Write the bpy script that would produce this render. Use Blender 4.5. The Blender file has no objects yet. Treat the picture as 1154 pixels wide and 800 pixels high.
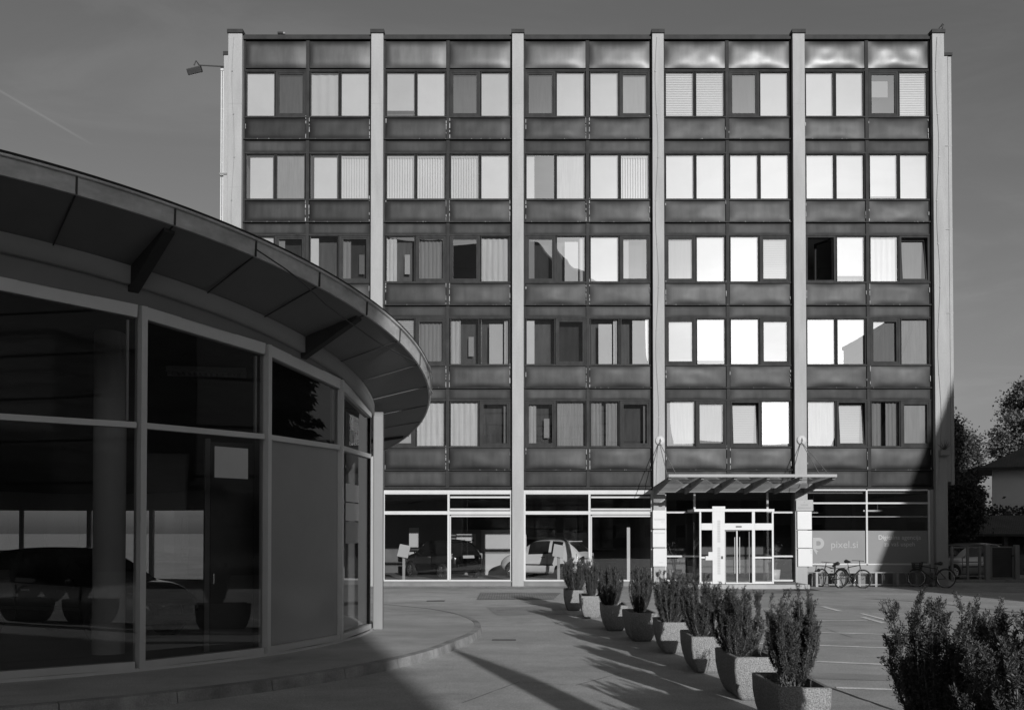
import bpy, math, random
from math import sin, cos, tan, radians, pi, sqrt, atan2
from mathutils import Vector, Matrix

random.seed(7)
sc = bpy.context.scene
COL = sc.collection

# ------------------------------------------------------------------ camera numbers
TH = radians(1.2); F = 1200.0; CX = 577.0; EYE = 1.9
PY = 600 - F * tan(TH)
def ray(px, py):
    u = (px - CX) / F; v = (PY - py) / F
    return Vector((u, cos(TH) - v * sin(TH), sin(TH) + v * cos(TH)))
def ground_at(px, py, z=0.0):            # point of a horizontal plane seen at a photo position
    r = ray(px, py); t = (z - EYE) / r.z
    return Vector((r.x * t, r.y * t, z))
def at_depth(px, py, Y):                 # point of the plane y = Y
    r = ray(px, py); t = Y / r.y
    return Vector((r.x * t, Y, EYE + r.z * t))

SUN_AZ = radians(14.5); SUN_EL = radians(12.5)

# ------------------------------------------------------------------ mesh builder
class MB:
    def __init__(self): self.v = []; self.f = []; self.s = []
    def add(self, vs, fs, smooth=False, M=None):
        o = len(self.v)
        for p in vs:
            p = Vector(p)
            self.v.append(M @ p if M is not None else p)
        for f in fs:
            self.f.append([o + i for i in f]); self.s.append(smooth)
        return self
    def box(self, x0, x1, y0, y1, z0, z1, M=None):
        if x0 > x1: x0, x1 = x1, x0
        if y0 > y1: y0, y1 = y1, y0
        if z0 > z1: z0, z1 = z1, z0
        vs = [(x0,y0,z0),(x1,y0,z0),(x1,y1,z0),(x0,y1,z0),(x0,y0,z1),(x1,y0,z1),(x1,y1,z1),(x0,y1,z1)]
        fs = [(0,3,2,1),(4,5,6,7),(0,1,5,4),(1,2,6,5),(2,3,7,6),(3,0,4,7)]
        return self.add(vs, fs, False, M)
    def quad(self, a, b, c, d): return self.add([a,b,c,d], [(0,1,2,3)])
    def frame(self, x0, x1, z0, z1, y0, y1, b, M=None, bb=None):   # rectangular frame in an XZ plane
        bb = b if bb is None else bb
        self.box(x0, x0+b, y0, y1, z0, z1, M); self.box(x1-b, x1, y0, y1, z0, z1, M)
        self.box(x0+b, x1-b, y0, y1, z1-b, z1, M); self.box(x0+b, x1-b, y0, y1, z0, z0+bb, M)
        return self
    def tube(self, pts, r, n=8, closed=False, cap=True):
        pts = [Vector(p) for p in pts]; N = len(pts)
        rs = r if isinstance(r, (list, tuple)) else [r] * N
        rings = []; up = None
        for i, p in enumerate(pts):
            a = pts[i-1] if (i > 0 or closed) else p
            b = pts[(i+1) % N] if (i < N-1 or closed) else p
            t = (b - a)
            if t.length < 1e-9: t = Vector((0,0,1))
            t.normalize()
            if up is None:
                up = Vector((0,0,1)) if abs(t.z) < .9 else Vector((1,0,0))
            u = (up - t * up.dot(t))
            if u.length < 1e-6: u = t.orthogonal()
            u.normalize(); up = u; w = t.cross(u)
            rings.append([p + (u * cos(2*pi*k/n) + w * sin(2*pi*k/n)) * rs[i] for k in range(n)])
        vs = [q for g in rings for q in g]; fs = []
        for i in range(N if closed else N-1):
            j = (i+1) % N
            for k in range(n):
                k2 = (k+1) % n
                fs.append((i*n+k, i*n+k2, j*n+k2, j*n+k))
        self.add(vs, fs, True)
        if cap and not closed:
            self.add(rings[0], [tuple(range(n))[::-1]]); self.add(rings[-1], [tuple(range(n))])
        return self
    def rod(self, a, b, r, n=8): return self.tube([a, b], r, n)
    def bar(self, a, b, w, h, up=Vector((0,0,1))):          # rectangular bar
        a = Vector(a); b = Vector(b); t = (b-a).normalized()
        s = t.cross(up).normalized(); u = s.cross(t).normalized()
        vs = []
        for p in (a, b):
            for i, j in ((-1,-1),(1,-1),(1,1),(-1,1)): vs.append(p + s*(i*w/2) + u*(j*h/2))
        return self.add(vs, [(0,1,2,3),(7,6,5,4),(0,4,5,1),(1,5,6,2),(2,6,7,3),(3,7,4,0)])
    def lathe(self, prof, n=24, M=None, smooth=True):       # (r, z) profile round Z
        vs = []; fs = []
        for r, z in prof:
            for k in range(n): vs.append((r*cos(2*pi*k/n), r*sin(2*pi*k/n), z))
        for i in range(len(prof)-1):
            for k in range(n):
                k2 = (k+1) % n
                fs.append((i*n+k, i*n+k2, (i+1)*n+k2, (i+1)*n+k))
        self.add(vs, fs, smooth, M)
        return self
    def disc(self, c, nrm, r, n=24):
        c = Vector(c); q = Vector(nrm).to_track_quat('Z', 'Y'); 
        self.add([c + q @ Vector((r*cos(2*pi*k/n), r*sin(2*pi*k/n), 0)) for k in range(n)], [tuple(range(n))])
        return self
    def prism(self, poly, z0, z1, M=None):
        n = len(poly)
        vs = [(x, y, z0) for x, y in poly] + [(x, y, z1) for x, y in poly]
        fs = [tuple(range(n))[::-1], tuple(range(n, 2*n))]
        for k in range(n): fs.append((k, (k+1) % n, n + (k+1) % n, n + k))
        return self.add(vs, fs, False, M)
    def sheet(self, poly, z):
        return self.add([(x, y, z) for x, y in poly], [tuple(range(len(poly)))])
    def build(self, name, m, parent=None, bevel=0, solid=False):
        me = bpy.data.meshes.new(name)
        me.from_pydata([tuple(p) for p in self.v], [], self.f)
        me.polygons.foreach_set('use_smooth', self.s)
        me.materials.append(m); me.update()
        o = bpy.data.objects.new(name, me); COL.objects.link(o)
        if parent is not None: o.parent = parent
        if bevel:
            b = o.modifiers.new('bevel', 'BEVEL'); b.width = bevel; b.segments = 2; b.limit_method = 'ANGLE'
        return o

def tag(o, label=None, cat=None, group=None, kind=None):
    if label: o['label'] = label
    if cat: o['category'] = cat
    if group: o['group'] = group
    if kind: o['kind'] = kind
    return o
def empty(name, label, cat, loc=(0,0,0), rz=0, group=None):
    o = bpy.data.objects.new(name, None); COL.objects.link(o)
    o.empty_display_size = .2
    o.location = loc; o.rotation_euler = (0, 0, rz)
    return tag(o, label, cat, group)
def copy_tree(o, parent=None):
    c = o.copy(); COL.objects.link(c)
    if parent is not None: c.parent = parent
    for ch in [x for x in COL.objects if x.parent == o]:
        copy_tree(ch, c)
    return c
def struct(name, mb, m): return tag(mb.build(name, m), kind='structure')

# ------------------------------------------------------------------ materials
def new_mat(name):
    m = bpy.data.materials.new(name); m.use_nodes = True
    nt = m.node_tree; nt.nodes.clear()
    out = nt.nodes.new('ShaderNodeOutputMaterial')
    return m, nt, out
def N(nt, typ, **kw):
    n = nt.nodes.new(typ)
    for k, v in kw.items():
        if k.startswith('i_'):
            n.inputs[k[2:].replace('_', ' ')].default_value = v
        else: setattr(n, k, v)
    return n
def g4(x): return (x, x, x, 1)

def surf(name, base, rough=.6, metal=0.0, var=.15, scale=3.0, stretch=(1,1,1), bump=0.0, bscale=40.0,
         fine=0.0, fscale=200.0, spec=.5, world=True, coat=0.0):
    """grey surface with uneven tone: large-scale noise, optional fine speckle, optional bump"""
    m, nt, out = new_mat(name)
    p = N(nt, 'ShaderNodeBsdfPrincipled'); p.inputs['Roughness'].default_value = rough
    p.inputs['Metallic'].default_value = metal; p.inputs['Specular IOR Level'].default_value = spec
    p.inputs['Coat Weight'].default_value = coat
    geo = N(nt, 'ShaderNodeNewGeometry') if world else N(nt, 'ShaderNodeTexCoord')
    pos = geo.outputs['Position'] if world else geo.outputs['Object']
    mp = N(nt, 'ShaderNodeMapping'); mp.inputs['Scale'].default_value = stretch
    nt.links.new(pos, mp.inputs['Vector'])
    n1 = N(nt, 'ShaderNodeTexNoise'); n1.inputs['Scale'].default_value = scale; n1.inputs['Detail'].default_value = 6; n1.inputs['Roughness'].default_value = .6
    nt.links.new(mp.outputs[0], n1.inputs['Vector'])
    r1 = N(nt, 'ShaderNodeMapRange'); r1.inputs['From Min'].default_value = .25; r1.inputs['From Max'].default_value = .75
    r1.inputs['To Min'].default_value = 1 - var; r1.inputs['To Max'].default_value = 1 + var
    nt.links.new(n1.outputs['Fac'], r1.inputs['Value'])
    val = r1.outputs[0]
    if fine:
        n2 = N(nt, 'ShaderNodeTexNoise'); n2.inputs['Scale'].default_value = fscale; n2.inputs['Detail'].default_value = 2
        nt.links.new(pos, n2.inputs['Vector'])
        r2 = N(nt, 'ShaderNodeMapRange'); r2.inputs['From Min'].default_value = .3; r2.inputs['From Max'].default_value = .7
        r2.inputs['To Min'].default_value = 1 - fine; r2.inputs['To Max'].default_value = 1 + fine
        nt.links.new(n2.outputs['Fac'], r2.inputs['Value'])
        mu = N(nt, 'ShaderNodeMath', operation='MULTIPLY'); nt.links.new(val, mu.inputs[0]); nt.links.new(r2.outputs[0], mu.inputs[1]); val = mu.outputs[0]
    mb = N(nt, 'ShaderNodeMath', operation='MULTIPLY'); mb.inputs[1].default_value = base
    nt.links.new(val, mb.inputs[0])
    nt.links.new(mb.outputs[0], p.inputs['Base Color'])
    if bump:
        nb = N(nt, 'ShaderNodeTexNoise'); nb.inputs['Scale'].default_value = bscale; nb.inputs['Detail'].default_value = 4
        nt.links.new(pos, nb.inputs['Vector'])
        bn = N(nt, 'ShaderNodeBump'); bn.inputs['Strength'].default_value = bump; bn.inputs['Distance'].default_value = .02
        nt.links.new(nb.outputs['Fac'], bn.inputs['Height']); nt.links.new(bn.outputs[0], p.inputs['Normal'])
    nt.links.new(p.outputs[0], out.inputs['Surface'])
    return m

def glass(name, refl, trans, wave=.0, wscale=.8, rough=0.0, fres=True):
    """reflective architectural glass: mirror part plus see-through part"""
    m, nt, out = new_mat(name)
    t = N(nt, 'ShaderNodeBsdfTransparent'); t.inputs['Color'].default_value = g4(trans)
    g = N(nt, 'ShaderNodeBsdfGlossy'); g.inputs['Roughness'].default_value = rough; g.inputs['Color'].default_value = g4(.95)
    mix = N(nt, 'ShaderNodeMixShader')
    if fres:
        lw = N(nt, 'ShaderNodeFresnel'); lw.inputs['IOR'].default_value = 1.5
        ma = N(nt, 'ShaderNodeMath', operation='MULTIPLY_ADD'); ma.inputs[1].default_value = .8; ma.inputs[2].default_value = refl
        ma.use_clamp = True
        nt.links.new(lw.outputs[0], ma.inputs[0]); nt.links.new(ma.outputs[0], mix.inputs[0])
    else: mix.inputs[0].default_value = refl
    if wave:
        geo = N(nt, 'ShaderNodeNewGeometry')
        nb = N(nt, 'ShaderNodeTexNoise'); nb.inputs['Scale'].default_value = wscale; nb.inputs['Detail'].default_value = 1
        nt.links.new(geo.outputs['Position'], nb.inputs['Vector'])
        bn = N(nt, 'ShaderNodeBump'); bn.inputs['Strength'].default_value = 1; bn.inputs['Distance'].default_value = wave
        nt.links.new(nb.outputs['Fac'], bn.inputs['Height'])
        nt.links.new(bn.outputs[0], g.inputs['Normal'])
    nt.links.new(t.outputs[0], mix.inputs[1]); nt.links.new(g.outputs[0], mix.inputs[2])
    nt.links.new(mix.outputs[0], out.inputs['Surface'])
    return m

def panel_mat(name, base, rough, edge=.5, metal=0.0, spec=.5):
    """dark weathered sheet: vertical rain streaks, paler middle, darker rim (uses UV-like object coords 0..1 in Generated)"""
    m, nt, out = new_mat(name)
    p = N(nt, 'ShaderNodeBsdfPrincipled'); p.inputs['Roughness'].default_value = rough
    p.inputs['Metallic'].default_value = metal; p.inputs['Specular IOR Level'].default_value = spec
    tc = N(nt, 'ShaderNodeTexCoord'); geo = N(nt, 'ShaderNodeNewGeometry')
    sep = N(nt, 'ShaderNodeSeparateXYZ'); nt.links.new(tc.outputs['Generated'], sep.inputs[0])
    def tri(sock, lo):          # 0 at the rim, 1 inside
        a = N(nt, 'ShaderNodeMath', operation='SUBTRACT'); a.inputs[1].default_value = .5; nt.links.new(sock, a.inputs[0])
        b = N(nt, 'ShaderNodeMath', operation='ABSOLUTE'); nt.links.new(a.outputs[0], b.inputs[0])
        c = N(nt, 'ShaderNodeMapRange'); c.interpolation_type = 'SMOOTHSTEP'
        c.inputs['From Min'].default_value = .5; c.inputs['From Max'].default_value = lo
        nt.links.new(b.outputs[0], c.inputs['Value']); return c.outputs[0]
    tx = tri(sep.outputs[0], .38); tz = tri(sep.outputs[2], .22)
    mul = N(nt, 'ShaderNodeMath', operation='MULTIPLY'); nt.links.new(tx, mul.inputs[0]); nt.links.new(tz, mul.inputs[1])
    mp = N(nt, 'ShaderNodeMapping'); mp.inputs['Scale'].default_value = (3.2, 1, .5); nt.links.new(geo.outputs['Position'], mp.inputs['Vector'])
    n1 = N(nt, 'ShaderNodeTexNoise'); n1.inputs['Scale'].default_value = 1.6; n1.inputs['Detail'].default_value = 5; nt.links.new(mp.outputs[0], n1.inputs['Vector'])
    n2 = N(nt, 'ShaderNodeTexNoise'); n2.inputs['Scale'].default_value = 1.1; n2.inputs['Detail'].default_value = 3; nt.links.new(geo.outputs['Position'], n2.inputs['Vector'])
    s = N(nt, 'ShaderNodeMath', operation='ADD'); nt.links.new(n1.outputs['Fac'], s.inputs[0]); nt.links.new(n2.outputs['Fac'], s.inputs[1])
    r = N(nt, 'ShaderNodeMapRange'); r.inputs['From Min'].default_value = .7; r.inputs['From Max'].default_value = 1.3
    r.inputs['To Min'].default_value = .68; r.inputs['To Max'].default_value = 1.32; nt.links.new(s.outputs[0], r.inputs['Value'])
    e = N(nt, 'ShaderNodeMapRange'); e.inputs['To Min'].default_value = edge; e.inputs['To Max'].default_value = 1.15; nt.links.new(mul.outputs[0], e.inputs['Value'])
    a = N(nt, 'ShaderNodeMath', operation='MULTIPLY'); nt.links.new(r.outputs[0], a.inputs[0]); nt.links.new(e.outputs[0], a.inputs[1])
    oi = N(nt, 'ShaderNodeObjectInfo')
    orr = N(nt, 'ShaderNodeMapRange'); orr.inputs['To Min'].default_value = base*.72; orr.inputs['To Max'].default_value = base*1.3
    nt.links.new(oi.outputs['Random'], orr.inputs['Value'])
    b = N(nt, 'ShaderNodeMath', operation='MULTIPLY'); nt.links.new(orr.outputs[0], b.inputs[1]); nt.links.new(a.outputs[0], b.inputs[0])
    nt.links.new(b.outputs[0], p.inputs['Base Color'])
    rr = N(nt, 'ShaderNodeMapRange'); rr.inputs['To Min'].default_value = rough + .12; rr.inputs['To Max'].default_value = max(.05, rough - .08)
    nt.links.new(n2.outputs['Fac'], rr.inputs['Value']); nt.links.new(rr.outputs[0], p.inputs['Roughness'])
    bn = N(nt, 'ShaderNodeBump'); bn.inputs['Strength'].default_value = .35; bn.inputs['Distance'].default_value = .015
    nt.links.new(n2.outputs['Fac'], bn.inputs['Height']); nt.links.new(bn.outputs[0], p.inputs['Normal'])
    nt.links.new(p.outputs[0], out.inputs['Surface'])
    return m

def leaf_mat(name, base, var=.5, scale=6.0):
    m, nt, out = new_mat(name)
    geo = N(nt, 'ShaderNodeNewGeometry')
    n1 = N(nt, 'ShaderNodeTexNoise'); n1.inputs['Scale'].default_value = scale; n1.inputs['Detail'].default_value = 3
    nt.links.new(geo.outputs['Position'], n1.inputs['Vector'])
    ad = N(nt, 'ShaderNodeMath', operation='MULTIPLY_ADD'); ad.inputs[1].default_value = .5
    nt.links.new(geo.outputs['Random Per Island'], ad.inputs[0]); nt.links.new(n1.outputs['Fac'], ad.inputs[2])
    r = N(nt, 'ShaderNodeMapRange'); r.inputs['From Min'].default_value = .35; r.inputs['From Max'].default_value = 1.15
    r.inputs['To Min'].default_value = base*(1-var); r.inputs['To Max'].default_value = base*(1+var)
    nt.links.new(ad.outputs[0], r.inputs['Value'])
    d = N(nt, 'ShaderNodeBsdfPrincipled'); d.inputs['Roughness'].default_value = .5; d.inputs['Specular IOR Level'].default_value = .35
    nt.links.new(r.outputs[0], d.inputs['Base Color'])
    t = N(nt, 'ShaderNodeBsdfTranslucent'); nt.links.new(r.outputs[0], t.inputs['Color'])
    mx = N(nt, 'ShaderNodeMixShader'); mx.inputs[0].default_value = .2
    nt.links.new(d.outputs[0], mx.inputs[1]); nt.links.new(t.outputs[0], mx.inputs[2])
    nt.links.new(mx.outputs[0], out.inputs['Surface'])
    return m

def brick_mat(name, base, mortar, scale, bw=.5, rh=.25, rough=.8, msize=.03, rot=0):
    m, nt, out = new_mat(name)
    p = N(nt, 'ShaderNodeBsdfPrincipled'); p.inputs['Roughness'].default_value = rough
    geo = N(nt, 'ShaderNodeNewGeometry')
    mp = N(nt, 'ShaderNodeMapping'); mp.inputs['Rotation'].default_value = (rot, 0, 0); nt.links.new(geo.outputs['Position'], mp.inputs['Vector'])
    b = N(nt, 'ShaderNodeTexBrick'); b.inputs['Color1'].default_value = g4(base*.85); b.inputs['Color2'].default_value = g4(base*1.2)
    b.inputs['Mortar'].default_value = g4(mortar); b.inputs['Scale'].default_value = scale; b.inputs['Mortar Size'].default_value = msize
    b.inputs['Brick Width'].default_value = bw; b.inputs['Row Height'].default_value = rh
    nt.links.new(mp.outputs[0], b.inputs['Vector'])
    n = N(nt, 'ShaderNodeTexNoise'); n.inputs['Scale'].default_value = 1.3; n.inputs['Detail'].default_value = 6; nt.links.new(geo.outputs['Position'], n.inputs['Vector'])
    r = N(nt, 'ShaderNodeMapRange'); r.inputs['From Min'].default_value = .3; r.inputs['From Max'].default_value = .7; r.inputs['To Min'].default_value = .75; r.inputs['To Max'].default_value = 1.2
    nt.links.new(n.outputs['Fac'], r.inputs['Value'])
    bw_ = N(nt, 'ShaderNodeRGBToBW'); nt.links.new(b.outputs['Color'], bw_.inputs[0])
    mu = N(nt, 'ShaderNodeMath', operation='MULTIPLY'); nt.links.new(bw_.outputs[0], mu.inputs[0]); nt.links.new(r.outputs[0], mu.inputs[1])
    nt.links.new(mu.outputs[0], p.inputs['Base Color']); nt.links.new(p.outputs[0], out.inputs['Surface'])
    return m

def asphalt_mat(name, base):
    m, nt, out = new_mat(name)
    p = N(nt, 'ShaderNodeBsdfPrincipled'); p.inputs['Roughness'].default_value = .8; p.inputs['Specular IOR Level'].default_value = .3
    geo = N(nt, 'ShaderNodeNewGeometry'); pos = geo.outputs['Position']
    def noise(scale, det, lo, hi, mp=None):
        n = N(nt, 'ShaderNodeTexNoise'); n.inputs['Scale'].default_value = scale; n.inputs['Detail'].default_value = det; n.inputs['Roughness'].default_value = .65
        src = pos
        if mp:
            k = N(nt, 'ShaderNodeMapping'); k.inputs['Scale'].default_value = mp; nt.links.new(pos, k.inputs['Vector']); src = k.outputs[0]
        nt.links.new(src, n.inputs['Vector'])
        r = N(nt, 'ShaderNodeMapRange'); r.inputs['From Min'].default_value = .3; r.inputs['From Max'].default_value = .7
        r.inputs['To Min'].default_value = lo; r.inputs['To Max'].default_value = hi
        nt.links.new(n.outputs['Fac'], r.inputs['Value']); return r.outputs[0], n.outputs['Fac']
    a, _ = noise(.22, 5, .76, 1.18); b, _ = noise(1.4, 6, .86, 1.12); c, cf = noise(70, 3, .58, 1.42); d, _ = noise(.6, 4, .9, 1.08, (.25, 1.6, 1))
    val = a
    st_ = N(nt, 'ShaderNodeTexNoise'); st_.inputs['Scale'].default_value = .55; st_.inputs['Detail'].default_value = 4; st_.inputs['Distortion'].default_value = .6
    nt.links.new(pos, st_.inputs['Vector'])
    sr = N(nt, 'ShaderNodeMapRange'); sr.interpolation_type = 'SMOOTHSTEP'; sr.inputs['From Min'].default_value = .6; sr.inputs['From Max'].default_value = .74; sr.inputs['To Min'].default_value = 1.0; sr.inputs['To Max'].default_value = .74
    nt.links.new(st_.outputs['Fac'], sr.inputs['Value'])
    for x in (b, c, d, sr.outputs[0]):
        mu = N(nt, 'ShaderNodeMath', operation='MULTIPLY'); nt.links.new(val, mu.inputs[0]); nt.links.new(x, mu.inputs[1]); val = mu.outputs[0]
    mu = N(nt, 'ShaderNodeMath', operation='MULTIPLY'); mu.inputs[1].default_value = base; nt.links.new(val, mu.inputs[0])
    nt.links.new(mu.outputs[0], p.inputs['Base Color'])
    bn = N(nt, 'ShaderNodeBump'); bn.inputs['Strength'].default_value = .25; bn.inputs['Distance'].default_value = .01
    nt.links.new(cf, bn.inputs['Height']); nt.links.new(bn.outputs[0], p.inputs['Normal'])
    nt.links.new(p.outputs[0], out.inputs['Surface'])
    return m

M = {}
M['asphalt'] = asphalt_mat('asphalt', .47)
M['pavement'] = asphalt_mat('pavement_asphalt', .46)
M['kerb'] = surf('kerb_stone', .27, .85, var=.5, scale=2.5, fine=.15, fscale=60, bump=.3, bscale=30)
M['cobble'] = brick_mat('cobbles', .3, .12, 4.0, .6, .45, msize=.05)
M['paving'] = brick_mat('apron_paving', .36, .26, 2.5, .5, .5, msize=.012)
M['line'] = surf('line_paint', .9, .7, var=.3, scale=3, fine=.22, fscale=35)
M['seam'] = surf('joint_tar', .06, .7, var=.3)
M['concrete'] = surf('pale_concrete', .33, .85, var=.12, scale=1.2, stretch=(3,3,.5), spec=.2, fine=.06, fscale=25, bump=.1)
M['aggregate'] = surf('exposed_aggregate', .22, .85, var=.12, scale=3, fine=.5, fscale=75, bump=.6, bscale=75, world=False)
M['capdark'] = surf('roof_edge_metal', .035, .6, spec=.12, var=.3)
M['panel'] = panel_mat('spandrel_sheet', .034, .42, .22, spec=.18)
M['lintel'] = panel_mat('lintel_sheet', .036, .5, .4, spec=.14)
M['parapet'] = panel_mat('parapet_sheet', .07, .36, .3, metal=0, spec=.4)
M['frame'] = surf('bronze_frame', .032, .65, var=.35, scale=5, stretch=(1,1,.4), bump=.1, spec=.12)
M['flaky'] = surf('flaking_seal', .28, .8, spec=.1, var=.9, scale=9, stretch=(1,1,.35), bump=.2)
M['alu'] = surf('white_aluminium', .5, .6, spec=.2, var=.07, scale=2, stretch=(1,1,.4))
M['alug'] = surf('grey_aluminium', .28, .5, spec=.3, var=.08, scale=2)
M['glass'] = glass('coated_window_glass', .24, .78, wave=.0012, wscale=.9)
M['glass_a'] = glass('window_glass_dull', .10, .68, wave=.0012, wscale=.8)
M['glass_b'] = glass('window_glass_bright', .30, .74, wave=.0016, wscale=1.0)
M['sashglass_a'] = glass('sash_glass_dull', .10, .55, wave=.001, wscale=1.0)
M['sashglass'] = glass('sash_window_glass', .24, .5, wave=.0008, wscale=1.1)
M['shopglass'] = glass('shop_glass', .05, .8, wave=.0008, wscale=.6)
M['rotglass'] = glass('tinted_showroom_glass', .055, .72, wave=.0015, wscale=.5)
M['canopyglass'] = None
M['blind'] = surf('white_blind', .9, .8, spec=.1, var=.05, scale=1.2)
M['blindback'] = surf('blind_back', .6, .8, var=.05)
M['curtain'] = surf('net_curtain', .78, .9, var=.14, scale=3, stretch=(6,1,.4))
M['dcurtain'] = surf('dark_curtain', .36, .9, var=.2, scale=3, stretch=(6,1,.4))
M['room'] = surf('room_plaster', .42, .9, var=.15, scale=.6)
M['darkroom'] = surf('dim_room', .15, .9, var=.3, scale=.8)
M['wallr'] = surf('painted_render', .5, .85, var=.1, scale=.8, bump=.1)
M['wallgrey'] = surf('grey_render', .26, .85, var=.12, scale=.8, bump=.1)
M['fascia'] = surf('zinc_fascia', .46, .5, metal=.15, var=.35, scale=1.6, stretch=(1,1,3), fine=.08, fscale=12)
M['soffit'] = surf('soffit_board', .165, .7, var=.12, scale=1.0)
M['roofing'] = surf('roofing_felt', .12, .85, var=.2, scale=1)
M['rotframe'] = surf('grey_powder_coat', .55, .5, var=.08, scale=1.5)
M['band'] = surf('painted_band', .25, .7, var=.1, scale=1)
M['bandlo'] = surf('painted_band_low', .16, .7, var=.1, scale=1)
M['white'] = surf('white_paint', .48, .45, var=.05, scale=2)
M['signwhite'] = surf('white_sign_sheet', .5, .4, var=.05, scale=1.2, spec=.4)
M['signgrey'] = surf('grey_sign_sheet', .26, .5, var=.05)
M['ink'] = surf('sign_ink', .22, .6, var=.1)
M['palink'] = surf('pale_ink', .4, .6, var=.05)
M['film'] = surf('frosted_film', .2, .7, var=.06, scale=1)
M['filmmark'] = surf('film_lettering', .33, .7, var=.04)
M['filmmarkdim'] = surf('film_lettering_dim', .5, .7, var=.04)
M['black'] = surf('black_plastic', .025, .5, var=.2)
M['rubber'] = surf('tyre_rubber', .03, .8, var=.2)
M['carblack'] = surf('black_car_paint', .012, .2, var=.05, coat=1)
M['carwhite'] = surf('white_car_paint', .74, .25, var=.03, coat=1)
M['carsilver'] = surf('silver_car_paint', .45, .3, metal=.5, var=.04, coat=1)
M['cargrey'] = surf('dark_grey_car_paint', .05, .25, metal=.3, var=.04, coat=1)
M['carglass'] = surf('car_glass', .02, .05, var=.05, spec=.8)
M['chrome'] = surf('bright_metal', .6, .2, metal=1, var=.08)
M['steel'] = surf('galvanised_steel', .22, .55, metal=.2, var=.15, scale=6)
M['lamp'] = surf('lamp_lens', .5, .15, var=.1)
M['yew'] = leaf_mat('yew_needles', .07, .6, 9)
M['weed'] = leaf_mat('herb_leaves', .16, .5, 12)
M['bark'] = surf('bark', .12, .9, var=.35, scale=14, stretch=(1,1,.2), bump=.6, bscale=30, world=False)
M['tree'] = leaf_mat('broad_leaves', .085, .6, .8)
M['tree2'] = leaf_mat('broad_leaves_pale', .14, .55, .8)
M['spruce'] = leaf_mat('spruce_needles', .045, .5, 1.5)
M['hedge'] = leaf_mat('hedge_leaves', .05, .6, 2)
M['soil'] = surf('planter_soil', .05, .95, var=.5, scale=12, bump=.8, bscale=40)
M['tile'] = brick_mat('roof_tiles', .09, .03, 3.0, .25, .3, msize=.04)
M['mat'] = surf('door_mat', .05, .95, var=.2, fine=.3, fscale=60)
M['hill'] = surf('hazy_hillside', .75, .95, var=.25, scale=.02)  # distance haze put into the pale base colour
M['gridwall'] = None
M['flag'] = surf('flag_cloth', .3, .8, var=.06)
M['step'] = surf('granite_step', .3, .7, var=.12, fine=.2, fscale=70)
M['plinth'] = surf('dark_plinth', .16, .8, var=.25, scale=2)
M['pvcfilm'] = surf('grey_window_film', .31, .14, var=.06, scale=1, spec=.35)
M['postgrey'] = surf('grey_post_paint', .22, .6, var=.12, scale=2, stretch=(1,1,.3), spec=.2)
M['beamshade'] = surf('shaded_beam', .045, .7, var=.1, spec=.1)  # shade under the canopy put into the beam colour
M['veil'] = surf('grey_veil_sheet', .15, .9, spec=.05, var=.35, scale=2.2, stretch=(5,1,.5))  # grey of the pane reflections put into an added sheet
M['mesh'] = surf('wire_mesh_panel', .07, .7, var=.2)
M['feather'] = surf('dark_feathers', .02, .6)
M['wood'] = surf('weathered_boards', .09, .8, var=.35, scale=5, stretch=(1,1,6))

M['canopyglass'] = glass('clear_canopy_glass', .04, .85)
# gridded glass cladding (the block behind the camera, seen as a reflection)
m, nt, out = new_mat('gridded_cladding')
p = N(nt, 'ShaderNodeBsdfPrincipled'); p.inputs['Roughness'].default_value = .06; p.inputs['Metallic'].default_value = .75
geo = N(nt, 'ShaderNodeNewGeometry'); mp = N(nt, 'ShaderNodeMapping'); mp.inputs['Rotation'].default_value = (radians(90), 0, 0)
nt.links.new(geo.outputs['Position'], mp.inputs['Vector'])
b = N(nt, 'ShaderNodeTexBrick'); b.offset = 0; b.inputs['Color1'].default_value = g4(.5); b.inputs['Color2'].default_value = g4(.65); b.inputs['Mortar'].default_value = g4(.08)
b.inputs['Scale'].default_value = 1; b.inputs['Brick Width'].default_value = 2.2; b.inputs['Row Height'].default_value = 1.15; b.inputs['Mortar Size'].default_value = .07
nt.links.new(mp.outputs[0], b.inputs['Vector']); nt.links.new(b.outputs['Color'], p.inputs['Base Color']); nt.links.new(p.outputs[0], out.inputs['Surface'])
M['gridwall'] = m
m = m.copy(); m.name = 'gridded_cladding_side'; M['gridwall2'] = m
for n_ in m.node_tree.nodes:
    if n_.type == 'MAPPING': n_.inputs['Rotation'].default_value = (radians(90), 0, radians(90))
    if n_.type == 'TEX_BRICK': n_.inputs['Color1'].default_value = g4(.22); n_.inputs['Color2'].default_value = g4(.3); n_.inputs['Mortar'].default_value = g4(.03)

# ------------------------------------------------------------------ world, sun, camera
w = bpy.data.worlds.new('World'); sc.world = w; w.use_nodes = True
nt = w.node_tree; nt.nodes.clear()
sky = nt.nodes.new('ShaderNodeTexSky'); sky.sky_type = 'NISHITA'; sky.sun_disc = False
sky.sun_elevation = SUN_EL; sky.sun_rotation = pi - SUN_AZ
sky.dust_density = 1.6; sky.air_density = 1.0; sky.ozone_density = 1.0
bwn = nt.nodes.new('ShaderNodeRGBToBW'); nt.links.new(sky.outputs[0], bwn.inputs[0])
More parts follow.
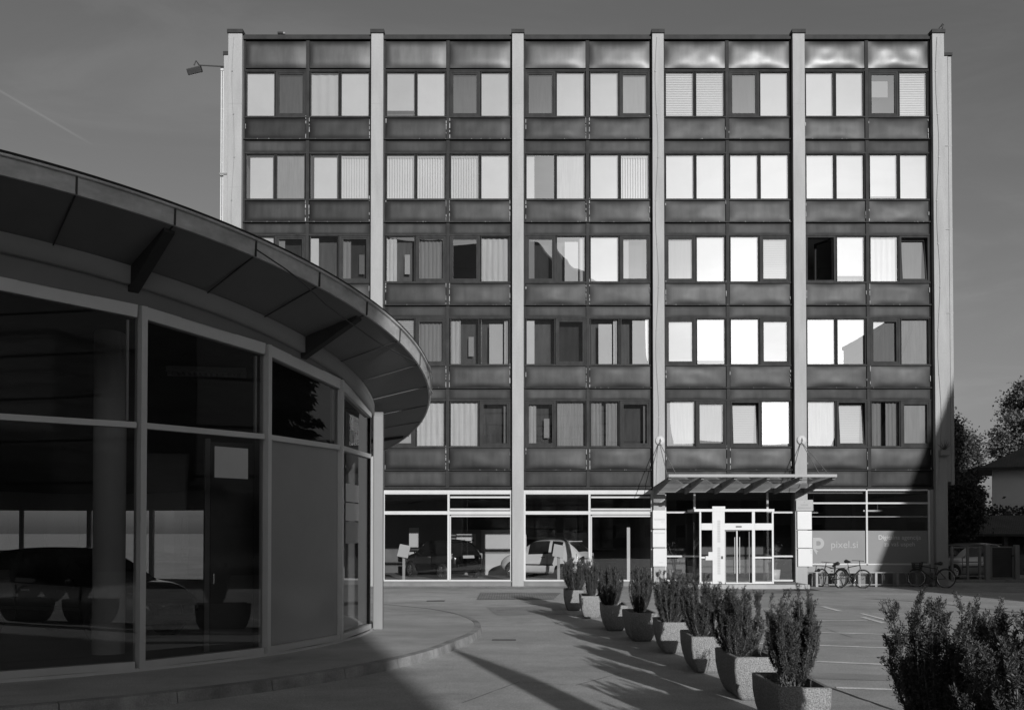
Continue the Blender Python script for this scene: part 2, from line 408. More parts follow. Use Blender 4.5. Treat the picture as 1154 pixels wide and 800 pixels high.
# two thin vapour trails high in the sky: great-circle stripes limited to short stretches
tcw = nt.nodes.new('ShaderNodeTexCoord')
def trail(p0, p1, width, gain):
    a = ray(*p0).normalized(); b = ray(*p1).normalized()
    n = a.cross(b).normalized(); mid = (a + b).normalized(); half = a.dot(mid)
    d1 = nt.nodes.new('ShaderNodeVectorMath'); d1.operation = 'DOT_PRODUCT'; d1.inputs[1].default_value = n
    nt.links.new(tcw.outputs['Generated'], d1.inputs[0])
    ab = nt.nodes.new('ShaderNodeMath'); ab.operation = 'ABSOLUTE'; nt.links.new(d1.outputs['Value'], ab.inputs[0])
    r = nt.nodes.new('ShaderNodeMapRange'); r.interpolation_type = 'SMOOTHSTEP'; r.inputs['From Min'].default_value = width; r.inputs['From Max'].default_value = 0
    nt.links.new(ab.outputs[0], r.inputs['Value'])
    d2 = nt.nodes.new('ShaderNodeVectorMath'); d2.operation = 'DOT_PRODUCT'; d2.inputs[1].default_value = mid
    nt.links.new(tcw.outputs['Generated'], d2.inputs[0])
    r2 = nt.nodes.new('ShaderNodeMapRange'); r2.interpolation_type = 'SMOOTHSTEP'; r2.inputs['From Min'].default_value = half; r2.inputs['From Max'].default_value = half + (1-half)*.6
    nt.links.new(d2.outputs['Value'], r2.inputs['Value'])
    mu = nt.nodes.new('ShaderNodeMath'); mu.operation = 'MULTIPLY'; nt.links.new(r.outputs[0], mu.inputs[0]); nt.links.new(r2.outputs[0], mu.inputs[1])
    sc_ = nt.nodes.new('ShaderNodeMath'); sc_.operation = 'MULTIPLY'; sc_.inputs[1].default_value = gain; nt.links.new(mu.outputs[0], sc_.inputs[0])
    return sc_.outputs[0]
tr = trail((-150, 15), (112, 168), .0016, .22)
ad = nt.nodes.new('ShaderNodeMath'); ad.operation = 'ADD'; nt.links.new(tr, ad.inputs[0])
cmap = nt.nodes.new('ShaderNodeMapping'); cmap.inputs['Scale'].default_value = (2.2, 2.2, 9); cmap.inputs['Rotation'].default_value = (.2, .35, 0)
nt.links.new(tcw.outputs['Generated'], cmap.inputs['Vector'])
cn1 = nt.nodes.new('ShaderNodeTexNoise'); cn1.inputs['Scale'].default_value = 1.7; cn1.inputs['Detail'].default_value = 7; cn1.inputs['Roughness'].default_value = .6; cn1.inputs['Distortion'].default_value = .7
nt.links.new(cmap.outputs[0], cn1.inputs['Vector'])
cr1 = nt.nodes.new('ShaderNodeMapRange'); cr1.interpolation_type = 'SMOOTHSTEP'; cr1.inputs['From Min'].default_value = .42; cr1.inputs['From Max'].default_value = .78; cr1.inputs['To Min'].default_value = 1.0; cr1.inputs['To Max'].default_value = 1.2
nt.links.new(cn1.outputs['Fac'], cr1.inputs['Value']); nt.links.new(cr1.outputs[0], ad.inputs[1])
mlt = nt.nodes.new('ShaderNodeMath'); mlt.operation = 'MULTIPLY'; nt.links.new(bwn.outputs[0], mlt.inputs[0]); nt.links.new(ad.outputs[0], mlt.inputs[1])
bg = nt.nodes.new('ShaderNodeBackground'); bg.inputs['Strength'].default_value = .06
nt.links.new(mlt.outputs[0], bg.inputs['Color'])
wo = nt.nodes.new('ShaderNodeOutputWorld'); nt.links.new(bg.outputs[0], wo.inputs['Surface'])

sl = bpy.data.lights.new('sun', 'SUN'); sl.energy = 4.2; sl.angle = radians(.53); sl.color = (1, 1, 1)
so = bpy.data.objects.new('sun', sl); COL.objects.link(so)
sdir = Vector((sin(SUN_AZ)*cos(SUN_EL), -cos(SUN_AZ)*cos(SUN_EL), sin(SUN_EL)))
so.rotation_euler = sdir.to_track_quat('Z', 'Y').to_euler(); so.location = sdir * 60

cam = bpy.data.cameras.new('camera'); co = bpy.data.objects.new('camera', cam); COL.objects.link(co)
cam.sensor_fit = 'HORIZONTAL'; cam.sensor_width = 36; cam.lens = 36 * F / 1154
cam.shift_y = (PY - 400) / 1154; cam.clip_end = 6000; cam.clip_start = .05
co.location = (0, 0, EYE); co.rotation_euler = (radians(90) + TH, 0, 0)
sc.camera = co
sc.view_settings.view_transform = 'Standard'; sc.view_settings.look = 'None'; sc.view_settings.exposure = 0; sc.view_settings.gamma = 1
cy = sc.cycles
cy.use_denoising = True
try: cy.denoiser = 'OPENIMAGEDENOISE'
except Exception: pass
cy.caustics_reflective = False; cy.caustics_refractive = False
cy.max_bounces = 8; cy.diffuse_bounces = 3; cy.glossy_bounces = 4; cy.transparent_max_bounces = 12; cy.transmission_bounces = 4
cy.sample_clamp_indirect = 4; cy.blur_glossy = .3

# ------------------------------------------------------------------ ground and markings
struct('ground', MB().sheet([(-1500,-1500),(1500,-1500),(1500,1500),(-1500,1500)], -.004), M['asphalt'])
YF = 38.0                                  # facade plane
RC = Vector((-10.3, 19.1)); RR = 7.7       # round showroom
def rp(deg, r): a = radians(deg); return Vector((RC.x + r*cos(a), RC.y + r*sin(a)))
def kr(deg):                               # kerb radius by angle
    if deg < -10: return 9.5 + .25 * min(1, (-10-deg)/45)
    return 9.5 + .75 * min(1, (deg+10)/45)
angs = [-175 + 2.5*i for i in range(103)]
mb = MB()
mb.add([(RC.x, RC.y, .13)] + [(*rp(a, kr(a)-.12), .13) for a in angs], [(0, i+1, i+2) for i in range(len(angs)-1)])
struct('pavement', mb, M['pavement'])
mb = MB()
for i in range(0, len(angs)-1):
    a0, a1 = angs[i], angs[i+1] - (.05 if i % 3 == 2 else 0)
    for (r0, r1, z0, z1) in ((-.12, 0, 0, .135),):
        p = [rp(a0, kr(a0)+r0), rp(a1, kr(a1)+r0), rp(a1, kr(a1)+r1), rp(a0, kr(a0)+r1)]
        q = [rp(a0, kr(a0)+.02), rp(a1, kr(a1)+.02)]
        vs = [(*p[0], z1), (*p[1], z1), (*p[2], z1-.01), (*p[3], z1-.01), (*q[1], -.01), (*q[0], -.01)]
        mb.add(vs, [(0,3,2,1), (3,5,4,2)])
struct('kerb', mb, M['kerb'])
# pale apron in front of the office block, cobbles, joints
def sheetpx(pts, z=0.0): return [tuple(ground_at(x, y, z).xy) for x, y in pts]
struct('apron', MB().sheet([(-9, 36.1), (5.3, 36.1), (5.3, 38.1), (-9, 38.1)], .002), M['paving'])
struct('apron_paving', MB().sheet([(9.3, 34.2), (12.6, 34.2), (17.5, 33.4), (30, 32), (30, 38.4), (9.3, 38.1)], .002), M['paving'])
struct('cobbled_strip', MB().sheet(sheetpx([(537, 675.5), (624, 675), (632, 668), (541, 667.5)]), .006), M['cobble'])
struct('entrance_paving', MB().sheet([(5.3, 33.0), (9.3, 33.4), (9.3, 36.5), (5.3, 36.5)], .002), M['cobble'])
def line(p0, p1, w, name='road_marking', m='line', z=.004, kind='structure'):
    a = ground_at(*p0).xy; b = ground_at(*p1).xy
    d = (b - a).normalized(); n = Vector((-d.y, d.x)) * (w/2)
    o = MB().sheet([tuple(a-n), tuple(b-n), tuple(b+n), tuple(a+n)], z).build(name, M[m])
    return tag(o, kind=kind)
for p0, p1, wd in [((842,741.8),(1040,750.3),.14), ((838,724),(1040,731.2),.14), ((815,709.6),(1040,715.6),.14),
                   ((800,700.5),(977,698.5),.14), ((745,686.2),(932.6,686),.14), ((926.8,683),(947,688.5),.13),
                   ((971.6,695),(996,701.8),.12), ((970.7,691),(1009.6,701),.1), ((982,691.5),(1085,689.4),.06), ((942.6,774.6),(1060,778.6),.14)]:
    line(p0, p1, wd)
mb = MB()
def crack(pts, w):
    P = [ground_at(*p).xy for p in pts]; Q = []
    for i in range(len(P)-1):
        for k in range(10):
            Q.append(P[i].lerp(P[i+1], k/10) + Vector((random.uniform(-1,1), random.uniform(-1,1)))*w*.35)
    Q.append(P[-1]); vs = []
    for i, q in enumerate(Q):
        d = (Q[min(i+1, len(Q)-1)] - Q[max(i-1, 0)]).normalized(); n = Vector((-d.y, d.x))*w/2*random.uniform(.6, 1.3)
        vs += [(*(q-n), .003), (*(q+n), .003)]
    mb.add(vs, [(2*i, 2*i+2, 2*i+3, 2*i+1) for i in range(len(Q)-1)])
crack([(880,754),(900,762),(1006,799),(1060,820)], .035)
crack([(975,674),(1040,678),(1139,689),(1200,695)], .07)
crack([(560,688),(620,681),(690,683)], .02)
crack([(520,792),(585,768),(648,772),(700,758)], .012)
crack([(930,708),(960,718),(1010,722)], .014)
tag(mb.build('asphalt_joint', M['seam']), kind='structure')
M['patch'] = asphalt_mat('asphalt_patch', .38); M['patchlight'] = asphalt_mat('asphalt_patch_pale', .5)
struct('asphalt_patch', MB().sheet(sheetpx([(640,692),(560,693),(548,684),(630,682)]), .0015), M['patch'])
struct('asphalt_patch', MB().sheet(sheetpx([(905,757),(1000,760),(1010,767),(908,764)]), .0015), M['patch'])
struct('asphalt_patch', MB().sheet(sheetpx([(438,672),(532,668),(524,674),(436,680)]), .0015), M['patchlight'])
# drain covers
def drain(px, py, w, d, label):
    c = ground_at(px, py)
    e = empty('drain_cover', label, 'drain cover', (c.x, c.y, 0))
    f = MB(); f.box(-w/2, w/2, -d/2, d/2, .001, .008); f.build('frame', M['seam'], e)
    s = MB()
    for k in range(9):
        x = -w/2 + w*(k+.5)/9; s.box(x-w/40, x+w/40, -d/2+.03, d/2-.03, .0085, .012)
    s.build('bars', M['black'], e)
drain(568, 721, .42, .16, 'curved slotted iron drain grate in the open asphalt between kerb and planters')
drain(491, 677, .5, .3, 'flat iron drain cover close to the left shop windows')

# ------------------------------------------------------------------ office block
OB = empty('office_building', 'six-storey office block with dark panel bands between pale concrete pilasters', 'office building', (2.7, 38, 0))
OBinv = Matrix.Translation((-2.7, -38, 0))
def ob(mbx, name, m, parent=None, bevel=0):
    if parent is None:
        for i, v in enumerate(mbx.v): mbx.v[i] = OBinv @ v
        return mbx.build(name, M[m], OB, bevel)
    for i, v in enumerate(mbx.v): mbx.v[i] = OBinv @ v
    return mbx.build(name, M[m], parent, bevel)
PX = [-9.90, -4.82, .21, 5.22, 10.25, 15.24]
PW = [.25, .215, .205, .205, .215, .21]
ROOF = 19.62
# pilasters with dark metal caps and thin lightning cable
for i, (x, hw) in enumerate(zip(PX, PW)):
    o = ob(MB().box(x-hw, x+hw, 37.72, 38.28, 0 if i not in (3, 4) else 0, 19.74), 'pilaster', 'concrete', None, .012)
    c = MB().box(x-hw-.03, x+hw+.03, 37.66, 38.3, 19.742, 19.87); ob(c, 'pilaster_cap', 'capdark', o)
    cj = MB()
    for z in (5.3, 8.27, 11.25, 14.2, 17.2): cj.box(x-hw+.005, x+hw-.005, 37.7175, 37.73, z, z+.012)
    ob(cj, 'joint', 'alug', o)
    if i in (0, 3, 5):
        cab = MB(); pts = [(x-.06+.05*sin(z*1.3), 37.705, z) for z in [3.6 + .5*k for k in range(33)]]
        cab.tube(pts, .007, 5)
        for z in [4.4+1.55*k for k in range(10)]: cab.box(x-.075+.05*sin(z*1.3), x-.03+.05*sin(z*1.3), 37.69, 37.72, z, z+.05)
        ob(cab, 'lightning_cable', 'steel', o)
# row heights
TOPS = [18.48, 15.49, 12.53, 9.56, 6.60]; BOTS = [16.87, 13.88, 10.90, 7.93, 5.00]
bays = [(PX[i]+PW[i], PX[i+1]-PW[i+1]) for i in range(5)]
# carcass behind the cladding: floor bands, side walls, back wall, roof, partitions
mb = MB()
mb.box(-9.65, 15.03, 38.16, 38.5, 18.52, 19.5)
for r in range(5):
    z1 = BOTS[r]-.04; z0 = TOPS[r+1]+.03 if r < 4 else 3.42
    mb.box(-9.65, 15.03, 38.16, 38.5, z0, z1)
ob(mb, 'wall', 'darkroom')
mb = MB()
mb.box(-10.14, -9.66, 38.29, 54, 0, 19.6); mb.box(15.04, 15.44, 38.29, 54, 0, 19.6)
ob(mb, 'side_wall', 'wallr')
ob(MB().box(-9.65, 15.03, 53.6, 53.99, 0, 19.6), 'back_wall', 'wallr')
ob(MB().box(-10.1, 15.4, 38.3, 54, 19.62, 19.72), 'roof', 'roofing')
mb = MB()
for r in range(5):
    zf = BOTS[r]-.9; mb.box(-9.64, 15.02, 38.52, 53.5, zf-.2, zf)
    for x in PX[1:5]: mb.box(x-.06, x+.06, 38.52, 53.5, zf+.001, zf+2.76)
    mb.box(-9.64, 15.02, 43.6, 43.8, zf+.002, zf+2.76)
ob(mb, 'interior', 'room')
# dark coping over the bays, gutters
for i, (a, b) in enumerate(bays):
    ob(MB().box(a+.005, b-.005, 37.86, 38.3, 19.6, 19.76), 'coping', 'capdark')

def pillow(x0, x1, z0, z1, y, depth, nx=24, nz=12, wrinkle=0.0, seed=0):
    mbx = MB(); rnd = random.Random(seed); vs = []; ph = [rnd.uniform(0, 6.28) for _ in range(6)]
    for j in range(nz+1):
        for i in range(nx+1):
            u = i/nx*2-1; v = j/nz*2-1
            h = (1-abs(u)**4)*(1-abs(v)**3)
            e = (1-u*u)*(1-v*v)
            wv = wrinkle*e*(sin(3.1*u+ph[0]+1.3*v)+.7*sin(5.3*u+2.1*v+ph[1])+.45*sin(8.3*u-3*v+ph[2])+.5*sin(4*v+ph[3]+u))
            vs.append((x0+(x1-x0)*(u+1)/2, y-depth*h-wv, z0+(z1-z0)*(v+1)/2))
    fs = [(j*(nx+1)+i, j*(nx+1)+i+1, (j+1)*(nx+1)+i+1, (j+1)*(nx+1)+i) for j in range(nz) for i in range(nx)]
    mbx.add(vs, fs, True)
    return mbx
MG = .09; CP = .18
def halves(a, b):
    c = (a+b)/2; return [(a+MG, c-CP/2), (c+CP/2, b-MG)]
for bi, (a, b) in enumerate(bays):
    hv = halves(a, b)
    for hi, (x0, x1) in enumerate(hv):
        ob(pillow(x0-.02, x1+.02, 18.6, 19.56, 37.98, .05, wrinkle=(.002, .002, .003, .008, .011)[bi], seed=bi*2+hi), 'parapet_panel', 'parapet')
        for r in range(5):
            ob(pillow(x0-.01, x1+.01, BOTS[r]-.82, BOTS[r]-.09, 37.985, .022, 14, 10, .006, 50+bi*20+hi*7+r), 'spandrel_panel', 'panel')
            zt = BOTS[r]-.9; zb = TOPS[r+1]+.06 if r < 4 else 3.56
            ob(pillow(x0-.03, x1+.03, zb, zt, 37.99, .012, 12, 6, .002, 150+bi*20+hi*7+r), 'lintel_panel', 'lintel')
    # uprights: side strips, centre post; horizontal gutters and rails
    mb = MB()
    mb.box(a+.002, a+MG-.025, 37.95, 38.15, 3.5, 19.59); mb.box(b-MG+.025, b-.002, 37.95, 38.15, 3.5, 19.59)
    ob(mb, 'side_strip', 'frame')
    c = (a+b)/2
    ob(MB().box(c-CP/2+.03, c+CP/2-.03, 37.945, 38.15, 3.5, 19.585), 'centre_post', 'frame')
    mb = MB()
    rnd = random.Random(bi)
    for r in range(5):
        for xx in (a+MG-.02, c-CP/2+.015, c+CP/2-.04, b-MG-.005):
            zz = BOTS[r]-.84
            while zz < BOTS[r]-.06:
                h = rnd.uniform(.05, .2)
                if rnd.random() < (.8 if abs(xx-c) < .12 and bi < 3 else .35): mb.box(xx, xx+rnd.uniform(.015, .03), 37.938, 37.95, zz, zz+h)
                zz += h + rnd.uniform(.01, .1)
        for k in range(9):
            if rnd.random() < .6:
                xx = rnd.uniform(a+.12, b-.2); mb.box(xx, xx+rnd.uniform(.015, .04), 37.878, 37.885, BOTS[r]-.868, BOTS[r]-.856)
    ob(mb, 'seal_strip', 'flaky')
    for r in range(5):
        mb = MB().box(a+.012, b-.012, 37.88, 38.14, BOTS[r]-.885, BOTS[r]-.845)
        mb.box(a+.012, b-.012, 37.93, 38.14, BOTS[r]-.085, BOTS[r]-.03)
        ob(mb, 'gutter', 'frame')
    mb = MB().box(a+.012, b-.012, 37.9, 38.14, 3.45, 3.53); ob(mb, 'bottom_rail', 'frame')
    for r in range(5):
        ob(MB().box(a+.012, b-.012, 37.94, 38.14, TOPS[r]-.0, TOPS[r]+.05), 'head_rail', 'frame')

# windows: code per window  (frame: f fixed, o opening sash, t tilted open, n swung open; inside: see below)
WIN = [
 ['fB oG fB fB', 'fB fB oG fB', 'oG fB fB oM', 'fB fB oG fB', 'fB fB oH fB'],
 ['fD fU fD fV', 'fV fV fV fB', 'fL fM fB fV', 'fB fB fB fB', 'fB fB fB fB'],
 ['fB oL fL oK', 'fK oC oN fS', 'oL fP fB oL', 'oM fB fB oB', 'nN fB fS tM'],
 ['fB oB fC oN', 'fB oC fK fP', 'fL oN fP fR', 'oB fB fB oB', 'fB fB oM fM'],
 ['fB oB fC oN', 'oB fS fS oX', 'oK fW fQ oX', 'fM oM tB fB', 'fM tB fQ oM'],
]
def curtain_mb(x0, x1, y, z0, z1, amp=.03, wl=.14):
    n = max(4, int((x1-x0)/.035)); vs = []
    for i in range(n+1):
        x = x0+(x1-x0)*i/n; yy = y+amp*sin(x*2*pi/wl)
        vs += [(x, yy, z0), (x, yy, z1)]
    return MB().add(vs, [(2*i, 2*i+2, 2*i+3, 2*i+1) for i in range(n)], True)
WW = 1.03
rw = random.Random(11)
for r in range(5):
    z0, z1 = BOTS[r], TOPS[r]
    for bi, (a, b) in enumerate(bays):
        codes = WIN[r][bi].split()
        W = b-a; ww = (W - 2*MG - CP - .12)/4
        xs = [a+MG, a+MG+ww+.06, b-MG-2*ww-.06, b-MG-ww]
        for k, code in enumerate(codes):
            x0 = xs[k]; x1 = x0+ww; fr, ins = code
            fb = MB()
            if fr == 'f':
                fb.frame(x0, x1, z0-.028, z1-.002, 37.97, 38.12, .022)
            else:
                fb.frame(x0-.02, x1+.02, z0-.028, z1-.002, 37.96, 38.12, .06)
            # mullion between this pair
            if k in (0, 2): fb.box(x1+.021, x1+.039, 37.965, 38.12, z0-.02, z1-.004)
            wobj = ob(fb, 'window', 'frame')
            gx0, gx1, gz0, gz1 = (x0+.022, x1-.022, z0-.006, z1-.024) if fr == 'f' else (x0+.04, x1-.04, z0+.032, z1-.062)
            tl = rw.uniform(-.004, .004); tz = rw.uniform(-.003, .003)
            if fr == 'f':
                ob(MB().quad((gx0, 38.03-tl, gz0), (gx1, 38.03+tl, gz0), (gx1, 38.03+tl+tz, gz1), (gx0, 38.03-tl+tz, gz1)), 'pane', 'glass_a' if (r == 4 and not (bi == 3 and k == 3)) else rw.choice(['glass', 'glass', 'glass_b']), wobj)
            else:
                sb = MB(); sb.frame(gx0, gx1, gz0, gz1, -.02, .05, .06)
                pb = MB().quad((gx0+.06, .01-tl, gz0+.06), (gx1-.06, .01+tl, gz0+.06), (gx1-.06, .01+tl+tz, gz1-.06), (gx0+.06, .01-tl+tz, gz1-.06))
                if fr == 't':
                    T = Matrix.Translation((0, 38.02, gz0)) @ Matrix.Rotation(radians(-6.5), 4, 'X') @ Matrix.Translation((0, 0, -gz0))
                elif fr == 'n':
                    T = Matrix.Translation((gx1, 38.04, 0)) @ Matrix.Rotation(radians(-62), 4, 'Z') @ Matrix.Translation((-gx1, 0, 0))
                else: T = Matrix.Translation((0, 38.0, 0))
                sb.v = [T @ v for v in sb.v]; pb.v = [T @ v for v in pb.v]
                ob(sb, 'sash', 'frame', wobj); ob(pb, 'pane', 'sashglass_a' if (r == 4 and fr == 'o') else 'sashglass', wobj)
            yb = 38.27 if fr in 'tn' else 38.11
            X0, X1, Z0, Z1 = x0-.02, x1+.02, z0-.03, z1+.02
            def bl(u0, u1, v0, v1, m='blind', nm='blind', yy=yb):
                ob(MB().quad((X0+(X1-X0)*u0, yy, Z0+(Z1-Z0)*v0), (X0+(X1-X0)*u1, yy, Z0+(Z1-Z0)*v0), (X0+(X1-X0)*u1, yy, Z0+(Z1-Z0)*v1), (X0+(X1-X0)*u0, yy, Z0+(Z1-Z0)*v1)), nm, M_(m), wobj)
            def M_(m): return m
            def cur(u0, u1, m='curtain', amp=.03, wl=.14):
                ob(curtain_mb(X0+(X1-X0)*u0, X0+(X1-X0)*u1, yb+.05, Z0, Z1, amp, wl), 'curtain', m, wobj)
            if r >= 2 and ins in 'KLPRQXO' or (r >= 3 and ins == 'N'): bl(0, 1, 0, 1, 'veil', 'grey_veil', 38.42)  # added grey sheet lifts dark rooms towards the tone of reflections
            if ins == 'B':
                kind = rw.random()
                if kind < .68: bl(0, 1, 0, 1)
                elif kind < .77:                      # venetian blind with fine slats
                    bl(0, 1, 0, 1, 'blindback', 'blind', yb+.02); vb = MB()
                    for q in range(26):
                        zq = Z0+(Z1-Z0)*(q+.1)/26; vb.quad((X0, yb-.012, zq), (X1, yb-.012, zq), (X1, yb+.012, zq+(Z1-Z0)*.8/26), (X0, yb+.012, zq+(Z1-Z0)*.8/26))
                    ob(vb, 'slats', 'blind', wobj)
                elif kind < .88: cur(0, 1, 'blind', .012, .31)
                else: bl(0, 1, rw.uniform(.06, .16), 1); bl(0, 1, 0, .3, 'veil', 'grey_veil', yb+.2)
            elif ins == 'U': bl(0, 1, 0, 1, 'dcurtain', 'blind')  # grey sheet standing in for a paler sky reflection, no real blind
            elif ins == 'G': bl(0, 1, 0, 1, 'veil', 'grey_veil')  # bare pane: sky reflection carried by the grey sheet
            elif ins == 'M': bl(0, 1, 0, 1, 'curtain', 'blind')
            elif ins == 'D': bl(.14, .9, 0, .93)
            elif ins == 'V':
                vb = MB(); n = 11
                for q in range(n):
                    xx = X0+.03+(X1-X0-.06)*(q+.5)/n
                    vb.quad((xx-.042, yb+.02, Z0), (xx+.03, yb+.08, Z0), (xx+.03, yb+.08, Z1-.1), (xx-.042, yb+.02, Z1-.1))
                ob(vb, 'vertical_blind', 'blind', wobj); bl(0, 1, .93, 1, 'blind', 'blind_rail')
                bl(0, 1, 0, 1, 'blindback', 'curtain', yb+.12)
            elif ins == 'L': bl(0, .3, 0, .95)
            elif ins == 'H': bl(.0, .7, .45, .8)
            elif ins == 'K':
                cur(.02, .36); bl(.62, .8, .2, .62, 'white', 'paper', yb+.1)
            elif ins == 'C': cur(.05, .95)
            elif ins == 'S': cur(0, 1, 'curtain', .02, .2)
            elif ins == 'P': bl(.3, .75, 0, .88, 'blind', 'blind'); cur(.8, 1)
            elif ins == 'R': bl(.42, 1, 0, .97)
            elif ins == 'W': cur(0, 1, 'dcurtain', .02, .1)
            elif ins == 'Q': cur(.0, .4, 'dcurtain'); cur(.55, .95, 'dcurtain')
            elif ins == 'X': cur(.78, 1, 'dcurtain')

# ---- ground floor shop fronts
def rail_frame(mbx, xs, zs, y0, y1, t=.07):
    for x in xs: mbx.box(x-t/2, x+t/2, y0, y1, zs[0], zs[-1])
    for z in zs:
        for i in range(len(xs)-1): mbx.box(xs[i]+t/2, xs[i+1]-t/2, y0+.004, y1-.004, z-t/2, z+t/2)
def shop(bi, xm):
    a, b = bays[bi]
    mb = MB(); x0, x1 = a+.03, b-.03
    rail_frame(mb, [x0, xm, x1], [.19, 2.6, 3.3], 37.9, 38.06, .075)
    mb.box(x0-.03, x1+.03, 37.885, 37.9, 3.28, 3.41); mb.box(x0, x1, 37.885, 37.9, 2.545, 2.665)
    mb.box(xm+.06, x1-.05, 37.9, 38.05, 3.13, 3.19); mb.box(xm+.05, x1-.05, 37.9, 38.05, 2.7, 2.76)
    mb.box(xm+.045, xm+.085, 37.9, 38.05, .24, 2.5); mb.box(xm+.09, x1-.04, 37.9, 38.05, 2.46, 2.52)
    f = ob(mb, 'shop_window', 'alu')
    for (p, q) in ((x0, xm), (xm, x1)):
        for (u, v) in ((.23, 2.56), (2.64, 3.26)):
            ob(MB().quad((p+.04, 38.0, u), (q-.04, 38.0, u), (q-.04, 38.0, v), (p+.04, 38.0, v)), 'pane', 'shopglass', f)
    ob(MB().box(a, b, 37.86, 38.1, 0, .15), 'plinth', 'plinth')
    ob(MB().box(a+.01, b-.01, 37.8, 37.92, .152, .185), 'sill', 'alug')
shop(0, -7.2); shop(1, -2.26); shop(2, 2.76)
# interior of the showroom on the ground floor
mb = MB()
mb.box(-9.6, 5.15, 38.12, 47.0, .02, .14)
ob(mb, 'showroom_floor', 'wallgrey')
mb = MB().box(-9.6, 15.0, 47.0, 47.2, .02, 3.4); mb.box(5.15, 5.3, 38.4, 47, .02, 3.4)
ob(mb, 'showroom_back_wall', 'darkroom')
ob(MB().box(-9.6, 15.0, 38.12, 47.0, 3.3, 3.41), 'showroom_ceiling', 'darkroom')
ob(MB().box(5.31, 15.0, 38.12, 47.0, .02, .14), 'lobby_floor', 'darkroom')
mb = MB(); mb.box(-1.28, .6, 44.2, 44.3, .15, 1.02); mb.box(-1.28, .6, 44.2, 44.3, 1.12, 2.02)
ob(mb, 'wall_panel', 'white')
mb = MB(); mb.box(-2.6, -1.29, 44.25, 44.4, .15, 2.02); mb.box(-1.28, .6, 44.22, 44.3, 1.02, 1.12)
ob(mb, 'partition', 'wallgrey')
mb = MB(); mb.box(1.9, 3.2, 45.5, 45.9, .15, 1.9); ob(mb, 'partition', 'wallgrey')
mb = MB(); mb.box(2.5, 4.5, 46.3, 46.8, 1.15, 1.19); mb.box(2.5, 4.5, 46.3, 46.8, .6, .64); mb.box(3.0, 3.35, 46.6, 46.95, 1.2, 1.75); mb.box(2.9, 3.1, 46.6, 46.9, 2.0, 2.7)
ob(mb, 'shelf', 'alug')
for x0, x1, y, z0, z1 in ((-4.25, -3.85, 44, 1.3, 2.1), (-4.25, -3.98, 44, .4, 1.1)):
    ob(MB().box(x0, x1, y, y+.05, z0, z1), 'poster', 'white')

# ---- entrance bay (fourth from the left)
a, b = bays[3]
mb = MB()
xs = [a+.03, 6.5, 9.1, 10.08]
for x in xs: mb.box(x-.035, x+.035, 37.9, 38.04, .17, 3.36)
for z in (.2, 1.06, 2.62, 3.36):
    for i in (0, 2): mb.box(xs[i]+.035, xs[i+1]-.035, 37.904, 38.03, z-.03, z+.03)
mb.box(xs[1]+.035, xs[2]-.035, 37.904, 38.03, 3.33, 3.39)
ew = ob(mb, 'shop_window', 'alu')
for i in (0, 2):
    for (u, v) in ((.23, 1.03), (1.09, 2.59), (2.65, 3.33)):
        ob(MB().quad((xs[i]+.035, 37.97, u), (xs[i+1]-.035, 37.97, u), (xs[i+1]-.035, 37.97, v), (xs[i]+.035, 37.97, v)), 'pane', 'shopglass', ew)
ob(MB().quad((6.54, 37.97, 2.7), (9.06, 37.97, 2.7), (9.06, 37.97, 3.33), (6.54, 37.97, 3.33)), 'pane', 'shopglass', ew)
ob(MB().box(5.43, 10.03, 35.9, 37.88, 0, .15), 'entrance_step', 'step', None, .01)
# glazed porch
VY = 36.5
mb = MB()
mb.box(6.24, 8.98, VY-.06, 37.88, 2.62, 2.71)
mb.box(6.86, 7.28, VY-.05, VY+.09, .152, 2.62)                       # broad white pylon
mb.box(6.86, 7.3, VY-.06, VY+.06, 2.712, 2.8)
mb.box(8.22, 8.32, VY-.03, VY+.07, .152, 2.62); mb.box(6.42, 6.48, VY-.03, VY+.07, .152, 2.62); mb.box(8.9, 8.96, VY-.03, VY+.07, .152, 2.62)
mb.box(6.48, 6.86, VY-.04, VY+.06, 1.99, 2.22); mb.box(7.28, 8.22, VY-.05, VY+.08, 1.99, 2.22); mb.box(8.32, 8.9, VY-.04, VY+.06, 1.99, 2.22)
mb.box(6.48, 6.86, VY-.02, VY+.05, 1.02, 1.08); mb.box(8.32, 8.9, VY-.02, VY+.05, 1.02, 1.08)
mb.box(6.48, 6.86, VY-.02, VY+.05, .152, .23); mb.box(8.32, 8.9, VY-.02, VY+.05, .152, .23)
po = ob(mb, 'porch', 'white')
for (x0, x1, z0, z1) in ((6.48, 6.86, .23, 1.02), (6.48, 6.86, 1.08, 1.99), (6.48, 6.86, 2.22, 2.62), (8.32, 8.9, .23, 1.02), (8.32, 8.9, 1.08, 1.99), (8.32, 8.9, 2.22, 2.62), (7.28, 8.22, 2.22, 2.62)):
    ob(MB().quad((x0, VY, z0), (x1, VY, z0), (x1, VY, z1), (x0, VY, z1)), 'pane', 'shopglass', po)
for x in (6.45, 8.93):
    ob(MB().quad((x, VY+.08, .16), (x, 37.88, .16), (x, 37.88, 2.6), (x, VY+.08, 2.6)), 'pane', 'shopglass', po)
ob(MB().box(7.66, 7.86, VY-.06, VY-.052, 2.08, 2.13), 'door_sensor', 'black', po)
ob(MB().box(7.15, 7.22, VY-.062, VY-.051, 1.0, 1.1), 'intercom', 'black', po)
